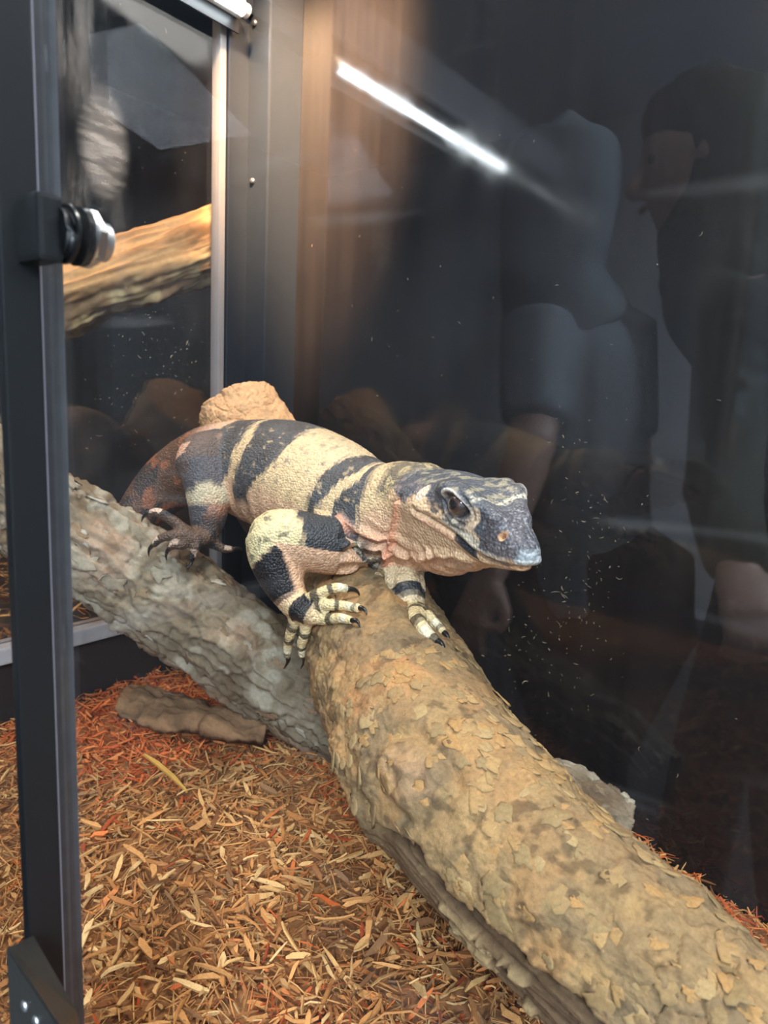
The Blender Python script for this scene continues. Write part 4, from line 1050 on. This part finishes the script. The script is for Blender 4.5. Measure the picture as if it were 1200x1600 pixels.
bm = bmesh.new(); cyl_y(bm, LX, LZ - .0005, .1668, .1673, .0055, 24); bm_obj('barrel_plug', bm, M_rubber, tbar)

# gusset at the foot of the stile
ya, yb_ = .112, .131
p1 = onplane(8, 1478, 1, ya); p2 = onplane(94, 1606, 1, ya); q1 = onplane(52, 1458, 1, yb_); q2 = onplane(124, 1584, 1, yb_)
gus = empty('corner_gusset', tuple(p2)); tag(gus, 'black slanted corner bracket screwed to the foot of the front frame', 'bracket')
bm = bmesh.new()
zl = -.10
vs = [bm.verts.new(v) for v in ((*p1,), (*p2,), (*q2,), (*q1,))]; x0 = p1[0] - .05
lo = [bm.verts.new((v.co.x, v.co.y, zl)) for v in vs]
bm.faces.new(vs)
for i in range(4): bm.faces.new((vs[i], lo[i], lo[(i + 1) % 4], vs[(i + 1) % 4]))
bm.faces.new(lo[::-1]); bmesh.ops.recalc_face_normals(bm, faces=bm.faces); bmesh.ops.bevel(bm, geom=list(bm.edges), offset=.0012, segments=2, affect='EDGES')
M_gus = plain('satin_black_bracket', (.035, .035, .033), .42, noise=.35, scale=250, bump=.15)
gb = bm_obj('bracket_body', bm, M_gus, gus)
for px_, py_ in ((38, 1572), (56, 1596)):
    c = onplane(px_, py_, 1, ya); bm = bmesh.new(); bmesh.ops.create_uvsphere(bm, u_segments=16, v_segments=8, radius=.0024)
    for v in bm.verts: v.co = Vector((c[0] + v.co.x, ya + v.co.y * .5, c[2] + v.co.z))
    bm_obj('screw', bm, M_chrome, gb, True)

# flat slab of bark lying under the grey log
def slab():
    A = at(196, 1092, .93); B = at(420, 1150, .84); ax = B - A; n, m = 70, 26
    side = unit(np.cross(ax, (0, 0, 1))) ; up = unit(np.cross(side, ax));
    if up[2] < 0: up = -up
    u = np.linspace(0, 1, n)[:, None]; v = np.linspace(-1, 1, m)[None]
    wv = .030 * (1 + .25 * np.sin(u * 5) + .5 * fbm(np.stack([u * 9, u * 0, u * 0], -1), 3, 4)) * (1 - .5 * (2 * u - 1) ** 6)
    P = A + u[..., None] * ax + (v * wv)[..., None] * side + (.016 * (1 - v ** 2))[..., None] * up
    nz_ = fbm(P * 40, 4, 3) * .014 + fbm(np.stack([u * 6 + v * 0, v * 9 + u * 0, u * v * 0], -1), 3, 5) * .005
    T_ = P + nz_[..., None] * up; Bt = P - up * .008
    V = np.vstack([T_.reshape(-1, 3), Bt.reshape(-1, 3)]); k = n * m
    i, j = np.meshgrid(np.arange(n - 1), np.arange(m - 1), indexing='ij'); a = (i * m + j).ravel()
    q = np.stack([a, a + 1, a + m + 1, a + m], 1); f = [q, q[:, ::-1] + k]
    ring = np.concatenate([np.arange(m), np.arange(1, n) * m + m - 1, (n - 1) * m + np.arange(m - 2, -1, -1), np.arange(n - 2, 0, -1) * m])
    r2 = np.roll(ring, -1); f.append(np.stack([ring, ring + k, r2 + k, r2], 1))
    st_ = fbm(np.stack([(V - A) @ unit(ax) * 12, (V - A) @ side * 160, (V - A) @ up * 60], -1), 3, 7)
    c = srgb(132, 100, 72) * (1 + 1.1 * st_)[:, None]
    return np_mesh('bark_slab', V, f, np.clip(c, .01, .9))
tag(link('bark_slab', slab(), M_bark2), 'brown slab of bark lying on the mulch beneath the grey log', 'bark')

# ------------------------------------------------------------------ dust: crumbs and fibres stuck to the side pane, the post and the back wall
M_dust = plain('dry_dust', (.24, .19, .12), .9, noise=.4, scale=300)
def specks(parent, pos, N, U, seed, size, name='dust_specks'):
    r = np.random.default_rng(seed); V = []; F = []; N = np.array(N, float); U = np.array(U, float); W = np.cross(N, U); b = 0
    for p in pos:
        L = size * r.lognormal(0, .55); a = r.uniform(0, 6.28); curl = r.normal() * 1.4; wdt = r.uniform(.00018, .0004) if r.uniform() < .75 else r.uniform(.0004, .0008)
        k = 5; x = p.copy()
        for i in range(k):
            d = U * math.cos(a) + W * math.sin(a); s = np.cross(N, d); wi = wdt * (1 - .5 * abs(i / (k - 1) * 2 - 1))
            V += [x + s * wi, x + N * wi * 1.2, x - s * wi]
            if i < k - 1: F += [(b + i * 3, b + i * 3 + 3, b + i * 3 + 4, b + i * 3 + 1), (b + i * 3 + 1, b + i * 3 + 4, b + i * 3 + 5, b + i * 3 + 2)]
            x = x + d * L / k; a += curl / k
        b += k * 3
    o = link(name, np_mesh(name, np.array(V), [np.array(F)]), M_dust); o.parent = parent; o.matrix_parent_inverse = parent.matrix_world.inverted() if parent.type == 'MESH' else Matrix.Translation(-Vector(parent.location)); o['kind'] = 'stuff'
    return o
r = np.random.default_rng(31)
def cluster(n, cx, cy, sx, sy): return np.column_stack([r.normal(cx, sx, n), r.normal(cy, sy, n)])
pl = np.vstack([cluster(120, 265, 560, 45, 90), cluster(30, 230, 330, 70, 110), cluster(30, 180, 620, 40, 60), cluster(25, 220, 130, 60, 80)])
pos = [onplane(a, b, 0, -.0058) for a, b in pl if 112 < a < 336 and b < 1000]
specks(win2, np.array(pos), (1, 0, 0), (0, 1, 0), 41, .0028)
wall_back = bpy.data.objects['wall_back']
pw = np.vstack([cluster(95, 905, 850, 28, 90), cluster(75, 850, 1010, 55, 55), cluster(35, 560, 500, 90, 110), cluster(16, 800, 500, 150, 150), cluster(12, 1000, 800, 120, 200), cluster(12, 950, 1200, 150, 80)])
pos = [onplane(a, b, 1, YB - .0003) for a, b in pw if a > 472]
specks(wall_back, np.array(pos), (0, -1, 0), (1, 0, 0), 42, .0034)
# ------------------------------------------------------------------ the room in front of the glass, and the two visitors mirrored in it
RZ = -.60
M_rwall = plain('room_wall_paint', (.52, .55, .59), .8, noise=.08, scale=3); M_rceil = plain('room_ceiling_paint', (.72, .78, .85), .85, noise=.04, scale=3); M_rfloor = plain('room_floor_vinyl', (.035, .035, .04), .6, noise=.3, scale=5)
box_obj('floor_room', (-2.6, -3.4, RZ - .02), (3.6, .12, RZ), M_rfloor, kind='structure')
box_obj('ceiling_room', (-2.6, -3.4, 1.95), (3.6, .9, 1.97), M_rceil, kind='structure')
box_obj('wall_room_rear', (-2.6, -3.42, RZ), (3.6, -3.40, 1.95), M_rwall, kind='structure')
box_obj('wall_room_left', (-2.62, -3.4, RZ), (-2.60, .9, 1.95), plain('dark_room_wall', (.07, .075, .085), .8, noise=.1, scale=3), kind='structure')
box_obj('wall_room_right', (3.60, -3.4, RZ), (3.62, .9, 1.95), M_rwall, kind='structure')
def mir(px, py, d):
    p = at(px, py, d); p[1] = 2 * YG - p[1]; return p
def fuse(parts, vs=.006, k=.02):
    """join solid tubes into one continuous surface"""
    allv = np.vstack([p[0] for p in parts]); lo = np.floor(allv.min(0) / vs).astype(int) - 12; hi = np.ceil(allv.max(0) / vs).astype(int) + 12
    band = 7; bg = band * vs; A = np.full(hi - lo, bg, np.float32); tf = vdb.createLinearTransform(vs)
    for V, T in parts:
        g = vdb.FloatGrid.createLevelSetFromPolygons(V, triangles=T, transform=tf, halfWidth=band); B = np.full(hi - lo, bg, np.float32); g.copyToArray(B, ijk=tuple(int(q) for q in lo))
        hh = np.maximum(k - np.abs(A - B), 0) / k; A = np.minimum(A, B) - hh * hh * k * .25
    g = vdb.FloatGrid(bg); g.copyFromArray(A, ijk=tuple(int(q) for q in lo)); g.transform = tf
    P, Q = g.convertToQuads(0.0); P = laplace(P.astype(float), quads_edges(Q.astype(int)), 2); return P, Q.astype(int)[:, ::-1]
def tb(rows, up=(.1, .9, .2)): V, t, _ = tube_mesh(rows, seg=18, up=up); return V, t
M_skin = plain('visitor_skin', (.46, .29, .24), .5, noise=.08, scale=30)
def visitor(label, head, neck, chest, pelvis, arms, feet, shirt, sleeve_end, trousers, hair, away=False, wid=1.0, turn=-.5, hood=True):
    base = (pelvis[0], pelvis[1], RZ); t = empty('person', base); tag(t, label, 'person')
    head, neck, chest, pelvis = (np.array(v, float) for v in (head, neck, chest, pelvis))
    face = unit(np.array((CP[0] - head[0] + turn, .5, -.25)))        # looking at the glass
    if away: face = unit(face * (-1, -1, 1))
    parts = [tb([(*(head + (0, 0, .085)), .045, .05), (*(head + (0, 0, .05)), .068, .08), (*head, .072, .088), (*(head + face * .01 - (0, 0, .06)), .060, .070), (*(head + face * .02 - (0, 0, .105)), .035, .035)], up=face),
             tb([(*(head - (0, 0, .05)), .05), (*neck, .052), (*(neck - (0, 0, .06)), .06)], up=face),
             tb([(*(head + face * .078 + (0, 0, .01)), .008), (*(head + face * .098 - (0, 0, .025)), .014), (*(head + face * .088 - (0, 0, .04)), .010)], up=face)]
    sd = unit(np.cross(face, (0, 0, 1)))
    for s in (-1, 1): parts.append(tb([(*(head + sd * s * .072 + (0, 0, .02)), .012), (*(head + sd * s * .076 - (0, 0, .02)), .012)], up=face))
    torso = [tb([(*(neck - (0, 0, .02)), .06, .055), (*(neck - (0, 0, .08)), .13 * wid, .075), (*chest, .165 * wid, .105), (*(chest * .5 + pelvis * .5), .150 * wid, .105), (*pelvis, .165 * wid, .11)], up=face)]
    parts += [(torso[0][0], torso[0][1])]
    cloth = [tb([(*(neck - (0, 0, .03)), .075, .07), (*(neck - (0, 0, .085)), .145 * wid, .088), (*chest, .180 * wid, .120), (*(chest * .5 + pelvis * .5), .166 * wid, .12), (*(pelvis - (0, 0, .05)), .182 * wid, .126)], up=face)]
    if sleeve_end: cloth.append(tb([(*(neck - (0, 0, .05)), .10, .10), (*(neck * .55 + head * .45 - face * .02), .088, .09), (*(head - face * .055 - (0, 0, .03)), .085, .055)], up=face))
    for sh, el, wr, hd_, grip in arms:
        sh, el, wr, hd_ = (np.array(v, float) for v in (sh, el, wr, hd_))
        parts.append(tb([(*sh, .05), (*(sh * .5 + el * .5), .044), (*el, .038)])); parts.append(tb([(*el, .038), (*(el * .6 + wr * .4), .036), (*wr, .025)]))
        d = unit(hd_ - wr); sx = unit(np.cross(d, (0, 0, 1)) + 1e-6); nn = np.cross(sx, d)
        parts.append(tb([(*wr, .024, .02), (*(wr + d * .04), .036, .016), (*(wr + d * .085), .038, .014)], up=nn))
        for fi, (off, ln) in enumerate(((-.028, .062), (-.009, .075), (.010, .070), (.028, .055))):
            b0 = wr + d * .085 + sx * off; b1 = b0 + d * ln * .5 - nn * grip * .015; b2 = b0 + d * ln * (1 - .5 * grip) - nn * (.008 + grip * .035)
            parts.append(tb([(*b0, .0095), (*b1, .009), (*b2, .0075)], up=nn))
        b0 = wr + d * .03 + sx * .03; parts.append(tb([(*b0, .012), (*(b0 + sx * .022 + d * .03 - nn * .01), .010), (*(b0 + sx * .02 + d * .055 - nn * .02 * grip), .008)], up=nn))
        cloth.append(tb([(*sh, .066), (*(sh * .5 + el * .5), .060), (*(el if sleeve_end else sh * .2 + el * .8), .054)]))
        if sleeve_end: cloth.append(tb([(*el, .054), (*(el * .5 + wr * .5), .048), (*wr, .040)]))
    legs = []
    for s, ft in zip((-1, 1), feet):
        ft = np.array(ft, float); hipj = pelvis + sd * s * .085 - (0, 0, .05); kn = (hipj + ft) / 2 + face * .03
        for lst, e in ((parts, 0), (legs, .016)): lst.append(tb([(*hipj, .085 + e), (*(hipj * .6 + kn * .4), .075 + e), (*kn, .056 + e), (*(kn * .4 + ft * .6), .05 + e), (*(ft + (0, 0, .07)), .036 + e)]))
    legs.append(tb([(*(pelvis + (0, 0, .06)), .165, .115), (*(pelvis - (0, 0, .08)), .18, .125)], up=face))
    P, Q = fuse(parts, .005, .014); bd = link('body', np_mesh('body', P, [Q]), M_skin, t)
    P, Q = fuse(cloth, .007, .02); link('top', np_mesh('top', P, [Q]), shirt, t)
    P, Q = fuse(legs, .008, .02); link('trousers', np_mesh('trousers', P, [Q]), trousers, t)
    for ft in feet:
        ft = np.array(ft, float); P, Q = fuse([tb([(*(ft - face * .07 + (0, 0, .045)), .04, .04), (*(ft + face * .03 + (0, 0, .04)), .045, .036), (*(ft + face * .14 + (0, 0, .03)), .042, .026)], up=(0, 0, 1)), tb([(*(ft + (0, 0, .03)), .045), (*(ft + (0, 0, .10)), .048)], up=face)], .006, .015)
        P[:, 2] = np.maximum(P[:, 2], RZ); link('shoe', np_mesh('shoe', P, [Q]), M_rubber, t)
    P, Q = fuse([tb([(*(head + (0, 0, .118)), .03, .035), (*(head + (0, 0, .085) + face * .004), .074, .088), (*(head + (0, 0, .045) - face * .006), .080, .086), (*(head - (0, 0, .0) - face * .034), .082, .066), (*(head - (0, 0, .07) - face * .05), .066, .045)], up=face)], .006, .015)
    link('hair', np_mesh('hair', P, [Q]), hair, t)
    if hood:
        P, Q = fuse([tb([(*(head + (0, 0, .128) - face * .02), .035, .035), (*(head + (0, 0, .10) - face * .018), .082, .082), (*(head + (0, 0, .04) - face * .030), .098, .082), (*(head - (0, 0, .05) - face * .040), .098, .075), (*(head - (0, 0, .13) - face * .035), .090, .08), (*(neck - (0, 0, .04)), .115, .095)], up=face)], .006, .015)
        link('hood', np_mesh('hood', P, [Q]), shirt, t)
    # eyes and mouth
    for s in (-1, 1):
        bm = bmesh.new(); bmesh.ops.create_uvsphere(bm, u_segments=12, v_segments=8, radius=.009); c = head + face * .074 + sd * s * .031 + np.array((0, 0, .008))
        for v in bm.verts: v.co = Vector(c) + v.co
        bm_obj('eye', bm, M_rubber, bd, True)
    bm = bmesh.new(); bmesh.ops.create_uvsphere(bm, u_segments=12, v_segments=8, radius=1); c = head + face * .076 - np.array((0, 0, .062))
    for v in bm.verts: v.co = Vector(c + sd * v.co.x * .024 + face * v.co.y * .008 + np.array((0, 0, v.co.z * .006)))
    bm_obj('mouth', bm, plain('lips', (.45, .2, .18), .5), bd, True)
    return t
def fl(p, dx=0, dy=0): return (p[0] + dx, p[1] + dy, RZ)
pA = mir(1260, 850, 1.18)
visitor('person in an olive green hoodie mirrored in the glass, hands in front of the waist', mir(1085, 250, 1.16), mir(1130, 395, 1.19), mir(1220, 570, 1.20), pA,
        [(mir(1150, 500, 1.16), mir(1128, 770, 1.05), mir(1150, 880, .90), mir(1175, 960, .84), 1.0), (mir(1330, 520, 1.16), mir(1350, 780, 1.05), mir(1270, 900, .90), mir(1215, 960, .84), 1.0)],
        [fl(pA, -.12, .0), fl(pA, .10, -.02)], plain('olive_fleece', (.060, .072, .050), .9, noise=.15, scale=60), True, plain('dark_trousers', (.030, .034, .032), .9, noise=.2, scale=60), plain('dark_hair', (.03, .022, .018), .5, noise=.3, scale=80), turn=-1.3)
pB = mir(925, 900, 1.22)
visitor('person in a grey blue hooded top with bare forearms mirrored in the glass', mir(882, 335, 1.18), mir(884, 470, 1.20), mir(895, 590, 1.21), pB,
        [(mir(842, 510, 1.16), mir(832, 690, 1.10), mir(768, 890, 1.06), mir(728, 990, 1.05), .45), (mir(968, 510, 1.28), mir(985, 720, 1.30), mir(975, 900, 1.28), mir(970, 990, 1.27), .4)],
        [fl(pB, -.10, .0), fl(pB, .13, -.03)], plain('grey_blue_cotton', (.24, .29, .35), .9, noise=.1, scale=60), False, plain('black_trousers', (.018, .018, .022), .9, noise=.2, scale=60), plain('brown_hair', (.02, .015, .012), .5, noise=.3, scale=80), True, .66)
